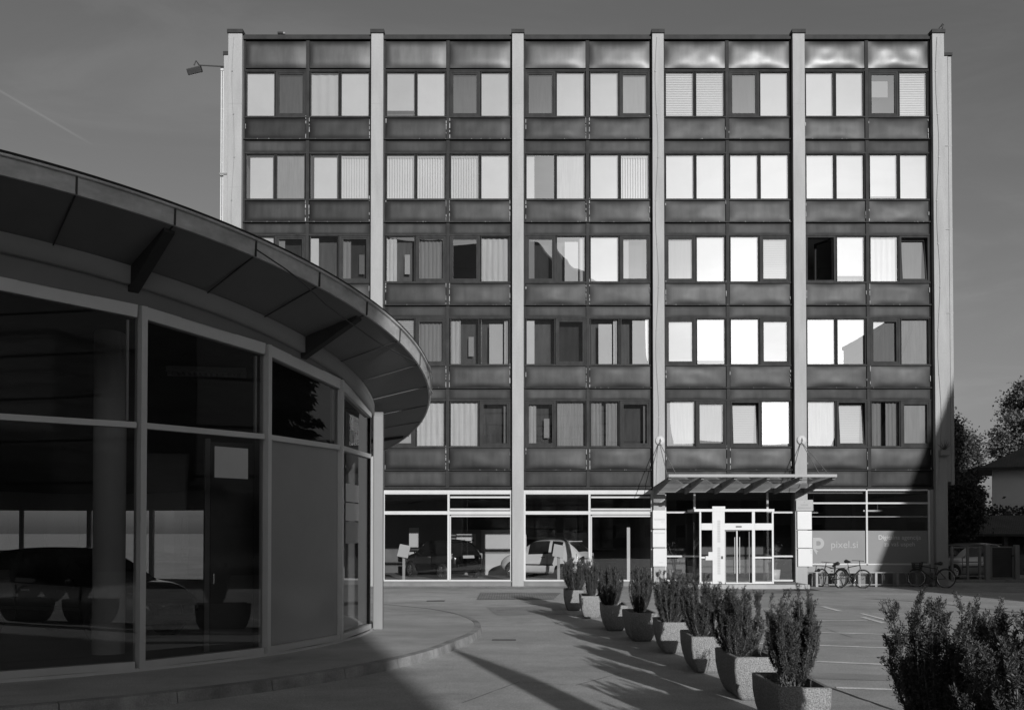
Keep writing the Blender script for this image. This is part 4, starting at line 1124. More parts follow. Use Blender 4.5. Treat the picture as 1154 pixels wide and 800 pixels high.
def yew_mesh(seed, h, wtop, nshoot, needle=.026, dens=1.0):
    rnd = random.Random(seed); lf = MB(); st = MB()
    V = []; Fc = []
    def leaf(p, d, ln, wd):
        s = d.cross(Vector((rnd.gauss(0, 1), rnd.gauss(0, 1), rnd.gauss(0, 1))))
        if s.length < 1e-4: return
        s = s.normalized()*wd/2; o = len(V)
        V.extend([p-s*.6, p+d*ln*.55-s, p+d*ln, p+d*ln*.55+s]); Fc.append((o, o+1, o+2, o+3))
    def spray(pts, n, rad):
        for i in range(int(n*dens)):
            t = (rnd.random())*(len(pts)-1); k = min(int(t), len(pts)-2); f = t-k
            p = pts[k].lerp(pts[k+1], f); ax = (pts[k+1]-pts[k]).normalized()
            d = (ax*rnd.uniform(.35, 1.0)+Vector((rnd.gauss(0, .55), rnd.gauss(0, .55), rnd.gauss(0, .4)))).normalized()
            leaf(p+Vector((rnd.gauss(0, rad), rnd.gauss(0, rad), rnd.gauss(0, rad))), d, needle*rnd.uniform(.7, 1.25), needle*.26)
    for i in range(nshoot):
        a = rnd.uniform(0, 2*pi); rr_ = sqrt(rnd.random())
        top = Vector((wtop*rr_*cos(a), wtop*rr_*sin(a), h*rnd.uniform(.6, 1.04)*(1-.12*rr_**2)))
        if rnd.random() < .22: top *= rnd.uniform(.5, .8)
        b0 = Vector((.06*cos(a)*rr_, .06*sin(a)*rr_, 0))
        mid = b0.lerp(top, .5)+Vector((cos(a)*rr_*wtop*.42, sin(a)*rr_*wtop*.42, -.03))+Vector((rnd.gauss(0, .02), rnd.gauss(0, .02), 0))
        pts = [b0.lerp(mid, t) .lerp(mid.lerp(top, t), t) for t in [k/8 for k in range(9)]]
        if i % 2 == 0: st.tube([b0, pts[3], pts[6], top], [.011, .009, .006, .003], 4)
        spray(pts[1:], 330, .013)
        for j in range(9):
            k = rnd.randint(1, 8); bp = pts[k]; a2 = rnd.uniform(0, 2*pi)
            d = (Vector((cos(a2), sin(a2), rnd.uniform(1.0, 2.6))).normalized())*rnd.uniform(.06, .13)*h
            d.z = abs(d.z)
            spray([bp, bp+d*.5+Vector((0, 0, .005)), bp+d+Vector((0, 0, .02))], 80, .008)
    lf.add(V, Fc); return lf, st
YEWS = []
for s, hh, wt, ns in ((1, .95, .30, 60), (2, .92, .34, 70), (3, .97, .29, 58), (4, .9, .35, 74)):
    lf, st = yew_mesh(s, hh, wt, ns, .026, 1.15)
    e = empty('yew_shrub', 'x', 'shrub', (0, 0, 0), 0, 'yew shrubs growing in the planters')
    lf.build('foliage', M['yew'], e); st.build('stem', M['bark'], e); YEWS.append([e, False])
def yew(k, x, y, z, sc_, rz, label):
    src, used = YEWS[k]
    if not used: o = src; YEWS[k][1] = True
    else: o = copy_tree(src)
    o.location = (x, y, z); o.scale = sc_ if isinstance(sc_, tuple) else (sc_,)*3; o.rotation_euler = (0, 0, rz); o['label'] = label
# front-left rim corners worked out from the photograph: (x, y)
PL = [(2.40, 9.68), (2.49, 12.04), (2.42, 14.40), (2.32, 16.70), (2.03, 18.6), (1.76, 20.6), (1.53, 23.6), (1.28, 26.0)]
names = ['nearest', 'second nearest', 'third nearest', 'fourth nearest', 'fourth farthest', 'third farthest', 'second farthest', 'farthest']
detail = ['cut off by the bottom edge of the picture', 'with a shadow low on its front face', 'with a sharp bush shadow across its front', 'with weeds at its back right', 'with a shaded front face', 'mostly in shadow', 'almost wholly in shadow', 'by the white car window, with a rounded front']
ydet = ['two-pointed yew with a gap at its top', 'broad bushy yew', 'full square-topped yew', 'vase-shaped yew widening to the top', 'slim upright yew', 'dense yew with a flat top', 'small narrow-footed yew', 'round yew in front of the white car']
ysc = [(.9, .9, .9), (.92, .92, .89), (.8, .85, .9), (.92, .9, .87), (.74, .74, .85), (.85, .85, .85), (.62, .62, .86), (.95, .95, .86)]
yof = [(.3, .55), (.15, .45), (.2, .4), (.2, .35), (.25, .45), (.17, .4), (.27, .5), (.3, .4)]
yk = [2, 3, 1, 1, 0, 3, 2, 1]
for i, (x, y) in enumerate(PL):
    planter(x+.25, y+.51, radians(random.uniform(-3, 1)), f'{names[i]} concrete planter of the visible row, {detail[i]}')
    yew(yk[i], x+yof[i][0], y+yof[i][1], .43, ysc[i], 1.3*i+.4, f'{ydet[i]} in the {names[i]} planter of the row')
# planters below the lower frame edge; their yews show at the lower right
planter(2.85, 7.45, 0, 'concrete planter hidden under the wide yew at the lower right corner')
planter(3.0, 5.75, .05, 'concrete planter in front of the row, under the yew cut by the right edge')
for (sd_, h_, w_, ns, x, y, rz, lb) in ((20, 1.0, .38, 92, 2.9, 7.1, 0, 'wide dark foreground yew at lower right, left of the one cut by the frame'),
                                       (21, 1.02, .40, 96, 3.12, 6.35, 1, 'foreground yew cut off by the right edge of the picture'),
                                       (22, .9, .36, 84, 2.86, 5.9, 2, 'lower yew between the two foreground yews at lower right')):
    lf, st = yew_mesh(sd_, h_, w_, ns, .026, 1.25)
    e = empty('yew_shrub', lb, 'shrub', (x, y, .42), rz, 'yew shrubs growing in the planters')
    lf.build('foliage', M['yew'], e); st.build('stem', M['bark'], e)
# weeds growing in some planters
def weed(x, y, h, n, label, seed):
    rnd = random.Random(seed); st = MB(); lf = MB()
    for i in range(n):
        bx, by = rnd.gauss(0, .07), rnd.gauss(0, .09); tx, ty = bx+rnd.gauss(0, .06), by+rnd.gauss(0, .06); hh = h*rnd.uniform(.5, 1)
        A, B = Vector((bx, by, 0)), Vector((tx, ty, hh)); st.rod(A, B, .003, 4)
        for k in range(18):
            p = A.lerp(B, rnd.uniform(.2, 1)); d = Vector((rnd.gauss(0, 1), rnd.gauss(0, 1), rnd.gauss(.5, .5))).normalized()*rnd.uniform(.02, .05)
            s = d.cross(Vector((0, 0, 1))).normalized()*.008
            lf.add([p-s*.3, p+d*.5-s, p+d, p+d*.5+s], [(0, 1, 2, 3)])
    e = empty('weed', label, 'weed', (x, y, .425), 0, 'weeds growing in the planters')
    lf.build('leaves', M['weed'], e); st.build('stem', M['bark'], e)
weed(2.72, 17.3, .34, 26, 'tall loose weeds beside the vase-shaped yew', 1)
weed(2.62, 10.05, .16, 8, 'small weeds at the foot of the two-pointed yew', 2)
weed(2.95, 12.6, .3, 18, 'weeds behind the broad bushy yew', 3)
weed(2.6, 14.75, .14, 8, 'few low weeds at the rim of the full square-topped yew planter', 4)
weed(2.4, 18.95, .12, 8, 'low creeping weeds beside the slim upright yew', 5)
weed(1.98, 21.0, .14, 8, 'low weeds beside the dense flat-topped yew', 6)

# ------------------------------------------------------------------ cars
def cr(p0, p1, p2, p3, t): return .5*((2*p1)+(-p0+p2)*t+(2*p0-5*p1+4*p2-p3)*t*t+(-p0+3*p1-3*p2+p3)*t**3)
def car(name, label, loc, rz, paint, L=3.55, Wd=1.63, Hh=1.49, plate=True, group=None):
    e = empty(name, label, 'car', loc, rz, group)
    # t, low, belt, top, half width at belt, half width at roof  (rear .. front)
    ST = [(0, .42, .80, .86, .60, .46), (.025, .30, .88, .97, .70, .54), (.09, .23, .94, 1.20, .775, .57), (.17, .21, .955, 1.40, .805, .585), (.24, .2, .955, 1.46, .812, .60),
          (.36, .19, .945, 1.49, .815, .62), (.50, .19, .93, 1.475, .815, .62), (.585, .19, .92, 1.40, .815, .61), (.68, .19, .91, 1.16, .81, .63), (.755, .2, .90, .96, .80, .68),
          (.86, .22, .84, .90, .775, .62), (.94, .26, .72, .79, .70, .54), (.985, .34, .6, .66, .6, .46), (1.0, .42, .52, .56, .5, .4)]
    sub = 4; rows = []
    for i in range(len(ST)-1):
        for k in range(sub):
            t = k/sub; a_, b_, c_, d_ = ST[max(i-1, 0)], ST[i], ST[i+1], ST[min(i+2, len(ST)-1)]
            rows.append(tuple(cr(a_[j], b_[j], c_[j], d_[j], t) for j in range(6)))
    rows.append(ST[-1])
    sW = Wd/1.63; sH = Hh/1.49; rings = []
    for (t, lo_, be, tp, w_, wr) in rows:
        x = (t-.5)*L; md = (lo_+be)/2
        half = [(0, lo_), (w_*.8, lo_), (w_*.95, lo_+.09), (w_, md), (w_*.985, be-.04), (w_*.965, be), (wr+(w_-wr)*.42, be+(tp-be)*.55), (wr*1.0, be+(tp-be)*.9), (wr*.82, tp-(tp-be)*.02), (wr*.4, tp+.012), (0, tp+.015)]
        rings.append([Vector((x, y*sW, z*sH)) for y, z in half])
    nh = len(rings[0])
    body, gl_ = MB(), MB()
    def tt(i): return rows[i][0]
    for side in (1, -1):
        for i in range(len(rings)-1):
            tm = (tt(i)+tt(i+1))/2
            for j in range(nh-1):
                vs = [rings[i][j], rings[i+1][j], rings[i+1][j+1], rings[i][j+1]]
                vs = [Vector((v.x, v.y*side, v.z)) for v in vs]
                isg = (j in (5, 6) and (.20 < tm < .335 or .365 < tm < .60)) or (j in (8, 9) and .045 < tm < .155) or (j in (7, 8, 9) and .60 < tm < .75)
                (gl_ if isg else body).add(vs, [(0, 1, 2, 3) if side == 1 else (3, 2, 1, 0)], True)
    # merge doubled corners so the shading is smooth
    def weld(mbx, nm, m_, inset=0):
        o = mbx.build(nm, m_, e)
        import bmesh
        b_ = bmesh.new(); b_.from_mesh(o.data); bmesh.ops.remove_doubles(b_, verts=b_.verts, dist=1e-4)
        bmesh.ops.recalc_face_normals(b_, faces=b_.faces); b_.to_mesh(o.data); b_.free()
        return o
    weld(body, 'body', M[paint]); weld(gl_, 'windows', M['carglass'])
    r = .295*sH
    for x in (-L*.5+.19*L, L*.5-.2*L):
        for s in (1, -1):
            y = s*(Wd/2-.1)
            Mx = Matrix.Translation((x, y, r)) @ Matrix.Rotation(radians(90)*-s, 4, 'X')
            wl = MB().lathe([(r*.62, .1), (r*.7, .115), (r*.95, .11), (r, .07), (r, -.09)], 28, Mx).build('wheel', M['rubber'], e)
            rm = MB(); rm.lathe([(r*.12, .1), (r*.1, .105), (0, .107)], 12, Mx); rm.lathe([(r*.52, .085), (r*.62, .112), (r*.64, .1)], 28, Mx)
            for k in range(8):
                q = MB(); q.box(r*.08, r*.58, -.022, .022, .075, .1); rm.v  # spokes
                T = Mx @ Matrix.Rotation(2*pi*k/8, 4, 'Z'); rm.add([T @ v for v in q.v], q.f)
            rm.build('rim', M['chrome'], wl)
            MB().lathe([(0, .06), (r*.6, .06)], 24, Mx).build('brake', M['black'], wl)
            MB().lathe([(0, .088), (r*1.14, .088), (r*1.14, .0)], 28, Matrix.Translation((x, y, r+.02)) @ Matrix.Rotation(radians(90)*-s, 4, 'X')).build('wheel_arch', M['black'], e)
    for s in (1, -1):
        hl = MB().lathe([(0, .05), (.08, .04), (.105, 0)], 18, Matrix.Translation((L*.5-.24, s*.56*sW, .70*sH)) @ Matrix.Rotation(radians(62), 4, 'Y') @ Matrix.Rotation(radians(-18*s), 4, 'X')).build('headlight', M['lamp'], e)
        tlm = MB(); tlm.frame(-.06, .06, -.1, .1, -.012, .012, .025); T = Matrix.Translation((-L*.5+.125, s*.665*sW, .86*sH)) @ Matrix.Rotation(radians(-62*s), 4, 'Z') @ Matrix.Rotation(radians(0), 4, 'X')
        tlm.v = [T @ v for v in tlm.v]; tlm.build('tail_light', M['lamp'], e)
        mr = MB().lathe([(0, -.05), (.05, -.04), (.075, 0), (.05, .05), (0, .06)], 12, Matrix.Translation((.3*L-.14*L, s*(Wd/2+.06), .98*sH)) @ Matrix.Rotation(radians(90), 4, 'Y')); mr.bar((.16*L, s*(Wd/2-.04), .95*sH), (.16*L, s*(Wd/2+.03), .97*sH), .03, .03)
        mr.build('mirror', M[paint], e)
        hd = MB().box(-.25*L*.3-.1, -.25*L*.3+.06, s*(Wd/2-.004)-.006, s*(Wd/2-.004)+.012, .8*sH, .83*sH); hd.build('door_handle', M['chrome'], e)
        dl = MB()
        for xx in (-.13*L, .2*L): dl.box(xx-.005, xx+.005, s*(Wd/2-.003)-.006, s*(Wd/2-.003)+.006, .35*sH, .9*sH)
        dl.box(-.2*L, .2*L, s*(Wd/2+.002)-.008, s*(Wd/2+.002)+.008, .5*sH, .55*sH)
        dl.build('door_seam', M['black'], e)
    bp = MB().box(-L*.5-.035, -L*.5+.06, -.52*sW, .52*sW, .42, .58); bp.build('bumper', M[paint], e, .03)
    pl_ = MB()
    T = Matrix.Translation((-L*.5+.012, 0, .83*sH)) @ Matrix.Rotation(radians(14), 4, 'Y'); q = MB().box(-.03, -.005, -.26, .26, -.055, .055); q.v = [T @ v for v in q.v]
    q.build('number_plate', M['white'], e)
    lp = MB().box(-L*.5-.037, -L*.5-.03, -.45*sW, .45*sW, .47, .5); lp.build('trim', M['chrome'], e)
    sp = MB().bar((-L*.5+.5, -.44*sW, 1.425*sH), (-L*.5+.5, .44*sW, 1.425*sH), .14, .035); sp.build('roof_spoiler', M[paint], e)
    ex = MB().rod((-L*.5-.02, -.4, .3), (-L*.5+.2, -.4, .3), .03, 10); ex.build('exhaust', M['chrome'], e)
    return e
car('car', 'small black hatchback displayed behind the glass at the left of the ground floor', (-2.75, 42.0, .145), radians(180-52), 'carblack')
car('car', 'small white hatchback displayed behind the glass left of the entrance', (1.35, 41.7, .145), radians(180-30), 'carwhite')
car('car', 'silver car parked behind the metal fence at the right', (18.7, 44.2, 0), radians(200), 'carsilver', 4.1, 1.75, 1.48)
car('car', 'dark car standing inside the round showroom behind its tinted glass', (-7.35, 18.1, .145), radians(-20), 'cargrey', 4.0, 1.74, 1.5)

# info lecterns beside the displayed cars and the other showroom pieces
def lectern(x, y, rz, label):
    e = empty('info_stand', label, 'info stand', (x, y, .142), rz)
    MB().box(-.05, .05, -.03, .03, 0, .95).box(-.16, .16, -.14, .14, 0, .02).build('post', M['alug'], e)
    q = MB().box(-.2, .2, -.012, .012, -.25, .25); T = Matrix.Translation((0, -.02, 1.08)) @ Matrix.Rotation(radians(-25), 4, 'X') @ Matrix.Rotation(radians(12), 4, 'Y'); q.v = [T @ v for v in q.v]
    q.build('board', M['white'], e)
lectern(-3.98, 39.2, .1, 'slim info stand with a slanted board beside the black car')
lectern(1.72, 39.4, .1, 'slim info stand with a slanted board in front of the white car')
e = empty('display_board', 'framed picture board on the wall just behind the black car roof', 'picture', (-1.9, 44.1, 0))
MB().box(-.4, .4, 0, .04, 1.36, 1.85).build('frame', M['white'], e)
q = MB()
for k in range(6): q.box(-.33+k*.11, -.26+k*.11+.04*(k % 2), -.004, -.002, 1.42+.06*(k % 3), 1.5+.06*(k % 3))
q.build('picture', M['ink'], e)
e = empty('white_pillar', 'slim white upright standing inside the glass right of the white car', 'pillar', (4.28, 39.2, .142))
MB().box(-.06, .06, -.06, .06, 0, 1.95).build('shaft', M['white'], e, .006); MB().box(-.14, .14, -.14, .14, 0, .02).build('foot', M['alug'], e)
e = empty('light_bar', 'long white wall light above the white car', 'lamp', (1.0, 45.3, 1.62))
MB().box(-1.2, 1.2, 0, .06, 0, .09).build('tube', M['white'], e); MB().box(1.21, 1.25, -.04, .08, -.1, .16).build('end_bracket', M['white'], e)

# ------------------------------------------------------------------ bicycles and rack
def bicycle(label, loc, rz, lean=0, m='black', basket=False, steer=0, group='bicycles at the rack', hi=1.0):
    e = empty('bicycle', label, 'bicycle', loc, rz); e.rotation_euler = (lean, 0, rz); e['group'] = group
    r = .335
    def wheel(x, st_=0):
        T = Matrix.Translation((x, 0, r)) @ Matrix.Rotation(st_, 4, 'Z')
        c_ = [T @ Vector((r*cos(2*pi*k/36), 0, r*sin(2*pi*k/36))) for k in range(36)]
        wl = MB().tube([p for p in c_], .021, 6, closed=True).build('wheel', M['rubber'], e)
        MB().tube([T @ Vector(((r-.026)*cos(2*pi*k/36), 0, (r-.026)*sin(2*pi*k/36))) for k in range(36)], .011, 5, closed=True).build('rim', M['chrome'], wl)
        s = MB()
        for k in range(16):
            a_ = 2*pi*k/16; s.rod(T @ Vector((0, .02*(-1)**k, 0)), T @ Vector(((r-.03)*cos(a_), 0, (r-.03)*sin(a_))), .0022, 4)
        s.rod(T @ Vector((0, -.05, 0)), T @ Vector((0, .05, 0)), .02, 8)
        s.build('spokes', M['steel'], wl)
    wheel(-.52); wheel(.54, steer)
    f = MB(); bb = (-.08, 0, .29); seat_t = (-.22, 0, .82*hi); head_t = (.36, 0, .84*hi); head_b = (.40, 0, .70*hi)
    for a_, b_, rr_ in ((bb, seat_t, .016), (bb, head_b, .019), ((-.2, 0, .74*hi), head_t, .016), (head_t, head_b, .02)): f.rod(a_, b_, rr_, 8)
    for s in (-1, 1):
        f.rod((-.52, .05*s, r), bb, .009, 6); f.rod((-.52, .05*s, r), (-.2, .02*s, .74*hi), .008, 6)
    f.build('frame', M[m], e)
    fk = MB()
    for s in (-1, 1): fk.tube([(.41, .045*s, .68*hi), (.46, .05*s, .5), (.54, .05*s, r)], .011, 6)
    fk.rod((.40, -.05, .69*hi), (.40, .05, .69*hi), .014); fk.build('fork', M['steel'], e)
    h = MB(); h.rod((.36, 0, .84*hi), (.33, 0, .99*hi), .014); h.tube([(.24, -.3, .99*hi), (.34, -.2, 1.0*hi), (.37, 0, 1.0*hi), (.34, .2, 1.0*hi), (.24, .3, .99*hi)], .012, 6)
    h.build('handlebar', M['black'], e)
    sd = MB(); sd.rod(seat_t, (-.25, 0, .93*hi), .013); sd.build('seat_post', M['steel'], e)
    q = MB(); q.tube([(-.39, 0, .955*hi), (-.32, 0, .965*hi), (-.22, 0, .955*hi), (-.1, 0, .945*hi)], [.05, .075, .05, .02], 10); q.build('saddle', M['black'], e)
    ck = MB(); ck.lathe([(.0, .0), (.085, .0), (.085, .006), (0, .006)], 20, Matrix.Translation((-.08, -.045, .29)) @ Matrix.Rotation(radians(90), 4, 'X'))
    ck.rod((-.08, -.06, .29), (.03, -.07, .16), .01); ck.rod((-.08, .06, .29), (-.19, .07, .42), .01); ck.box(-.01, .09, -.15, -.07, .15, .17); ck.box(-.24, -.14, .07, .15, .41, .43)
    ck.build('crank', M['steel'], e)
    mg = MB(); mg.tube([(-.52+(r+.035)*cos(t), 0, r+(r+.035)*sin(t)) for t in [radians(20+14*k) for k in range(11)]], .016, 6); mg.build('mudguard', M[m], e)
    if basket:
        b_ = MB(); b_.frame(.38, .66, .72, .74, -.19, .19, .01)
        for k in range(9):
            y = -.19+.38*k/8; b_.rod((.4, y*.8, .6), (.38, y, .9), .006, 4); b_.rod((.62, y*.8, .6), (.68, y, .9), .006, 4)
        for z, g_ in ((.9, 1), (.82, .95), (.74, .9), (.66, .85), (.6, .8)):
            b_.tube([(.38, -.19*g_, z), (.68, -.19*g_, z), (.68, .19*g_, z), (.38, .19*g_, z)], .007, 4, closed=True)
        for k in range(7):
            x = .4+.26*k/6; b_.rod((x, -.155, .6), (x, -.19, .9), .006, 4); b_.rod((x, .155, .6), (x, .19, .9), .006, 4)
        b_.box(.4, .64, -.15, .15, .595, .605)
        b_.build('basket', M['black'], e)
    e.scale = (.93, .93, .93)
    return e
bicycle('bicycle standing free in front of the rack, handlebars turned to the camera', (11.75, 36.9, .006), radians(-62), radians(-4), 'black', steer=.3)
bicycle('bicycle half hidden behind another at the left end of the rack', (11.05, 37.0, .006), radians(112), radians(5), 'black', steer=-.2, hi=.93)
bicycle('bicycle with a front basket at the right end of the rack', (14.55, 37.0, .006), radians(180-38), radians(4), 'black', basket=True, hi=.93)
rk = empty('bike_rack', 'low steel bicycle rack running under the agency window', 'bicycle rack', (12.8, 37.45, 0))
q = MB()
q.bar((-2.15, 0, .5), (2.05, 0, .5), .035, .035); q.bar((-2.15, -.05, .08), (2.05, -.05, .08), .03, .03); q.bar((-2.15, .25, .5), (2.05, .25, .5), .03, .03)
q.build('rail', M['steel'], rk)
for x in (-2.1, -1.35, -.6, -.02, .73, 1.4, 2.0):
    MB().box(x-.04, x+.04, -.05, .3, .002, .5).build('post', M['steel'], rk)
q = MB()
for k in range(10):
    x = -1.95+.42*k
    q.tube([(x, -.03, .48), (x, -.16, .42), (x, -.16, .12), (x, -.03, .09)], .009, 5); q.tube([(x+.06, -.03, .48), (x+.06, -.16, .42), (x+.06, -.16, .12), (x+.06, -.03, .09)], .009, 5)
q.build('wheel_holder', M['steel'], rk)

q = MB().sheet([(9.45, 36.6), (10.15, 36.75), (10.1, 34.9), (8.85, 34.7), (9.1, 35.85)], .008)
tag(q.build('door_mat', M['mat']), 'dark flat mat on the paving right of the entrance step', 'mat')

# ------------------------------------------------------------------ feather flag by the camera (casts the long shadow)
ff = empty('feather_flag', 'tall feather flag whose long shadow falls across the asphalt to the kerb', 'flag', (3.42, 1.2, 0))
MB().tube([(.2, 0, 0), (.2, 0, 1.2), (.2, 0, 2.6), (.16, 0, 3.3), (.02, 0, 3.7), (-.2, 0, 3.8)], [.022, .02, .016, .012, .009, .007], 8).build('pole', M['alug'], ff)
q = MB(); vs = []; fs = []
for j in range(17):
    t = j/16; z = .75+3.0*t
    xr = .195 if z < 2.6 else .195-.4*((z-2.6)/1.2)**2
    xl = -.26+.0*t if t < .82 else -.26+.02*t
    xl = min(xl, xr-.02)
    for i in range(5):
        u = i/4; vs.append((xl+(xr-xl)*u, .03*sin(3*u+4*t), z))
fs = [(j*5+i, j*5+i+1, (j+1)*5+i+1, (j+1)*5+i) for j in range(16) for i in range(4)]
q.add(vs, fs, True); q.build('cloth', M['flag'], ff)
MB().box(-.2, .6, -.35, .35, .002, .05).build('base_plate', M['steel'], ff, .01)

# ------------------------------------------------------------------ block behind the camera: shades the showroom, mirrored in the office windows
gb = empty('office_tower', 'office block with gridded glass cladding seen only mirrored in the windows', 'office building', (-20, -36, 0))
xe = -.69+(11.4+30)*tan(SUN_AZ)
gq = MB().box(-60+20, xe+20, 0, 6, 0, 16.4); gq.build('wall', M['gridwall'], gb)
MB().box(-60+19.9, xe+20.1, -.1, 6.1, 16.402, 16.75).build('roof_edge', M['capdark'], gb)
lb_ = empty('low_building', 'long low block across the street, mirrored in the ground-floor glass', 'building', (24, -60, 0))
MB().box(-21, 26, -8, 0, 0, 13.0).build('wall', M['wallgrey'], lb_)
MB().box(-21.2, 26.2, -8.2, .2, 13.002, 13.3).build('roof_edge', M['capdark'], lb_)
for k in range(11):
    for zz in (1.2, 4.4, 7.8):
        x = -19.5+4.1*k
        wf = MB().frame(x, x+2.4, zz, zz+1.8, .002, .05, .08).build('window', M['white'], lb_)
        MB().quad((x+.08, .02, zz+.08), (x+2.32, .02, zz+.08), (x+2.32, .02, zz+1.72), (x+.08, .02, zz+1.72)).build('pane', M['carglass'], wf)
ab = empty('apartment_block', 'dark gridded block out at the right, mirrored in the showroom glass', 'building', (30, 2, 0))
MB().box(0, 9, -22, 21, 0, 18.5).build('wall', M['gridwall2'], ab)
MB().box(-.1, 9.1, -22.1, 21.1, 18.502, 18.8).build('roof_edge', M['capdark'], ab)
hv = MB(); nx = 60; vs = []
for i in range(nx+1):
    x = -900+1050*i/nx
    top = 322+6*sin(x*.02)
    if x > 40: top = 322+2-(x-40)*.72+5*sin(x*.06)
    vs += [(x, -1000, -5), (x, -1080, max(top, -5)), (x, -1250, -5)]
hv.add(vs, [f for i in range(nx) for f in ((3*i, 3*i+3, 3*i+4, 3*i+1), (3*i+1, 3*i+4, 3*i+5, 3*i+2))], True)
struct('hill', hv, M['hill'])

# ------------------------------------------------------------------ trees
def broadleaf(label, loc, h, rad, seed, m='tree', nclump=130, leaf=.26, per=120, trunk_h=.3, group=None):
    rnd = random.Random(seed); e = empty('tree', label, 'tree', loc, rnd.uniform(0, 6), group)
    tk = MB(); pts = [Vector((0, 0, 0))]
    for k in range(1, 7): pts.append(Vector((rnd.gauss(0, .12), rnd.gauss(0, .12), h*.8*k/6)))
    tk.tube(pts, [.035*h*(1-.13*k) * .6 for k in range(7)], 10)
    V, Fc = [], []; cl = []
    lobes = [(Vector((0, 0, h*.62)), rad*.8, h*.36)]
    for k in range(9):
        a_ = rnd.uniform(0, 2*pi); rr_ = rad*rnd.uniform(.35, .72); z = h*rnd.uniform(.42, .84)
        lobes.append((Vector((rr_*cos(a_), rr_*sin(a_), z)), rad*rnd.uniform(.3, .5), h*rnd.uniform(.12, .2)))
    for c_, rr_, rz_ in lobes[1:]:
        tk.tube([pts[2].lerp(pts[4], rnd.random()), (pts[4]+c_)/2, c_], [.011*h, .007*h, .003*h], 6)
    tot = sum(l[1]**2 for l in lobes)
    for c_, rr_, rz_ in lobes:
        for q in range(int(nclump*rr_**2/tot*1.3)+3):
            d = Vector((rnd.gauss(0, 1), rnd.gauss(0, 1), rnd.gauss(0, 1))).normalized()*rnd.uniform(.6, 1.08)
            p = c_+Vector((d.x*rr_, d.y*rr_, d.z*rz_))
            cs = rnd.uniform(.25, .55)*leaf*4
            for k in range(per):
                lp_ = p+Vector((rnd.gauss(0, cs), rnd.gauss(0, cs), rnd.gauss(0, cs*.7)))
                dd = Vector((rnd.gauss(0, 1), rnd.gauss(0, 1), rnd.gauss(-.2, .7))).normalized()*leaf*rnd.uniform(.6, 1.2)
                s = dd.cross(Vector((rnd.gauss(0, 1), rnd.gauss(0, 1), rnd.gauss(0, 1))))
                if s.length < 1e-5: continue
                s = s.normalized()*leaf*.32; o = len(V)
                V.extend([lp_-s*.2, lp_+dd*.5-s, lp_+dd, lp_+dd*.5+s]); Fc.append((o, o+1, o+2, o+3))
    MB().add(V, Fc).build('crown', M[m], e); tk.build('trunk', M['bark'], e)
    return e
def spruce(label, loc, h, rad, seed, dens=1.0, shape=1.0):
    rnd = random.Random(seed); e = empty('spruce_tree', label, 'tree', loc)
    MB().tube([(0, 0, 0), (0, 0, h*.5), (0, 0, h)], [.016*h, .01*h, .01], 8).build('trunk', M['bark'], e)
    V, Fc = [], []; br = MB()
    z = h*.06
    while z < h*.985:
        f = 1-z/h; ln = rad*(f**shape)*rnd.uniform(.85, 1.12)+.12
        nb = max(4, int(7*f+4))
        for k in range(nb):
            a_ = rnd.uniform(0, 2*pi); L = ln*rnd.uniform(.75, 1.1); dr_ = rnd.uniform(.12, .3)
            u = Vector((cos(a_), sin(a_), 0)); pts = [Vector((0, 0, z)), Vector((0, 0, z))+u*L*.5+Vector((0, 0, -L*dr_)), Vector((0, 0, z))+u*L+Vector((0, 0, -L*dr_*.9))]
            br.tube(pts, [.02+.006*L, .015, .005], 4)
            for q in range(int((16+26*L)*dens)):
                t = rnd.random()**.8; p = pts[0].lerp(pts[1], t*2) if t < .5 else pts[1].lerp(pts[2], t*2-1)
                w_ = L*.28*(1-.6*t)
                p = p+Vector((-u.y, u.x, 0))*rnd.gauss(0, w_*.5)+Vector((0, 0, rnd.gauss(-.05, .06)))
                d = (u*rnd.uniform(.2, 1)+Vector((-u.y, u.x, 0))*rnd.gauss(0, .7)+Vector((0, 0, rnd.uniform(-1.0, -.1)))).normalized()*rnd.uniform(.25, .55)
                s = d.cross(Vector((rnd.gauss(0, 1), rnd.gauss(0, 1), rnd.gauss(0, 1)))); 
                if s.length < 1e-5: continue
                s = s.normalized()*.06; o = len(V)
                V.extend([p-s*.6, p+d*.5-s, p+d, p+d*.5+s]); Fc.append((o, o+1, o+2, o+3))
        z += h*.018*(.7+f)
    MB().add(V, Fc).build('crown', M['spruce'], e); br.build('branches', M['bark'], e)
    return e
spruce('tall spruce out at the right, mirrored in an upper pane of the round showroom', (21.5, 32.9, 0), 15, 3.6, 5, 1.8)
gh = empty('shadow_gable_house', 'unseen steep-gabled house added at the right, shaped to cast the shadow on the lower right of the office block', 'house', (25.5, 11, 0))  # added shadow caster, its house form made up for a straight shadow edge
MB().prism([(-5.5, 0), (5.5, 0), (5.5, 5.2), (0, 18.8), (-5.5, 5.2)], -3, 3, Matrix.Rotation(radians(90), 4, 'X')).build('wall', M['wallr'], gh)
for sx in (-1, 1):
    q = MB(); q.bar((sx*5.75, 0, 4.7), (sx*-.05, 0, 19.05), 6.6, .16, Vector((0, 1, 0)).cross(Vector((sx*-5.8, 0, 14.35)).normalized())); q.build('roof', M['tile'], gh)
for x, z in ((-2.6, 1.0), (1.4, 1.0), (-2.6, 4.6), (1.4, 4.6), (-.6, 8.6)):
    wf = MB().frame(x, x+1.2, z, z+1.6, 3.002, 3.06, .08).build('window', M['white'], gh)
    MB().quad((x+.08, 3.02, z+.08), (x+1.12, 3.02, z+.08), (x+1.12, 3.02, z+1.52), (x+.08, 3.02, z+1.52)).build('pane', M['carglass'], wf)
broadleaf('dark broad-leaved tree directly right of the office block', (27.3, 67.5, 0), 9.4, 2.3, 31, 'tree', 170, .2, 200, group=None)
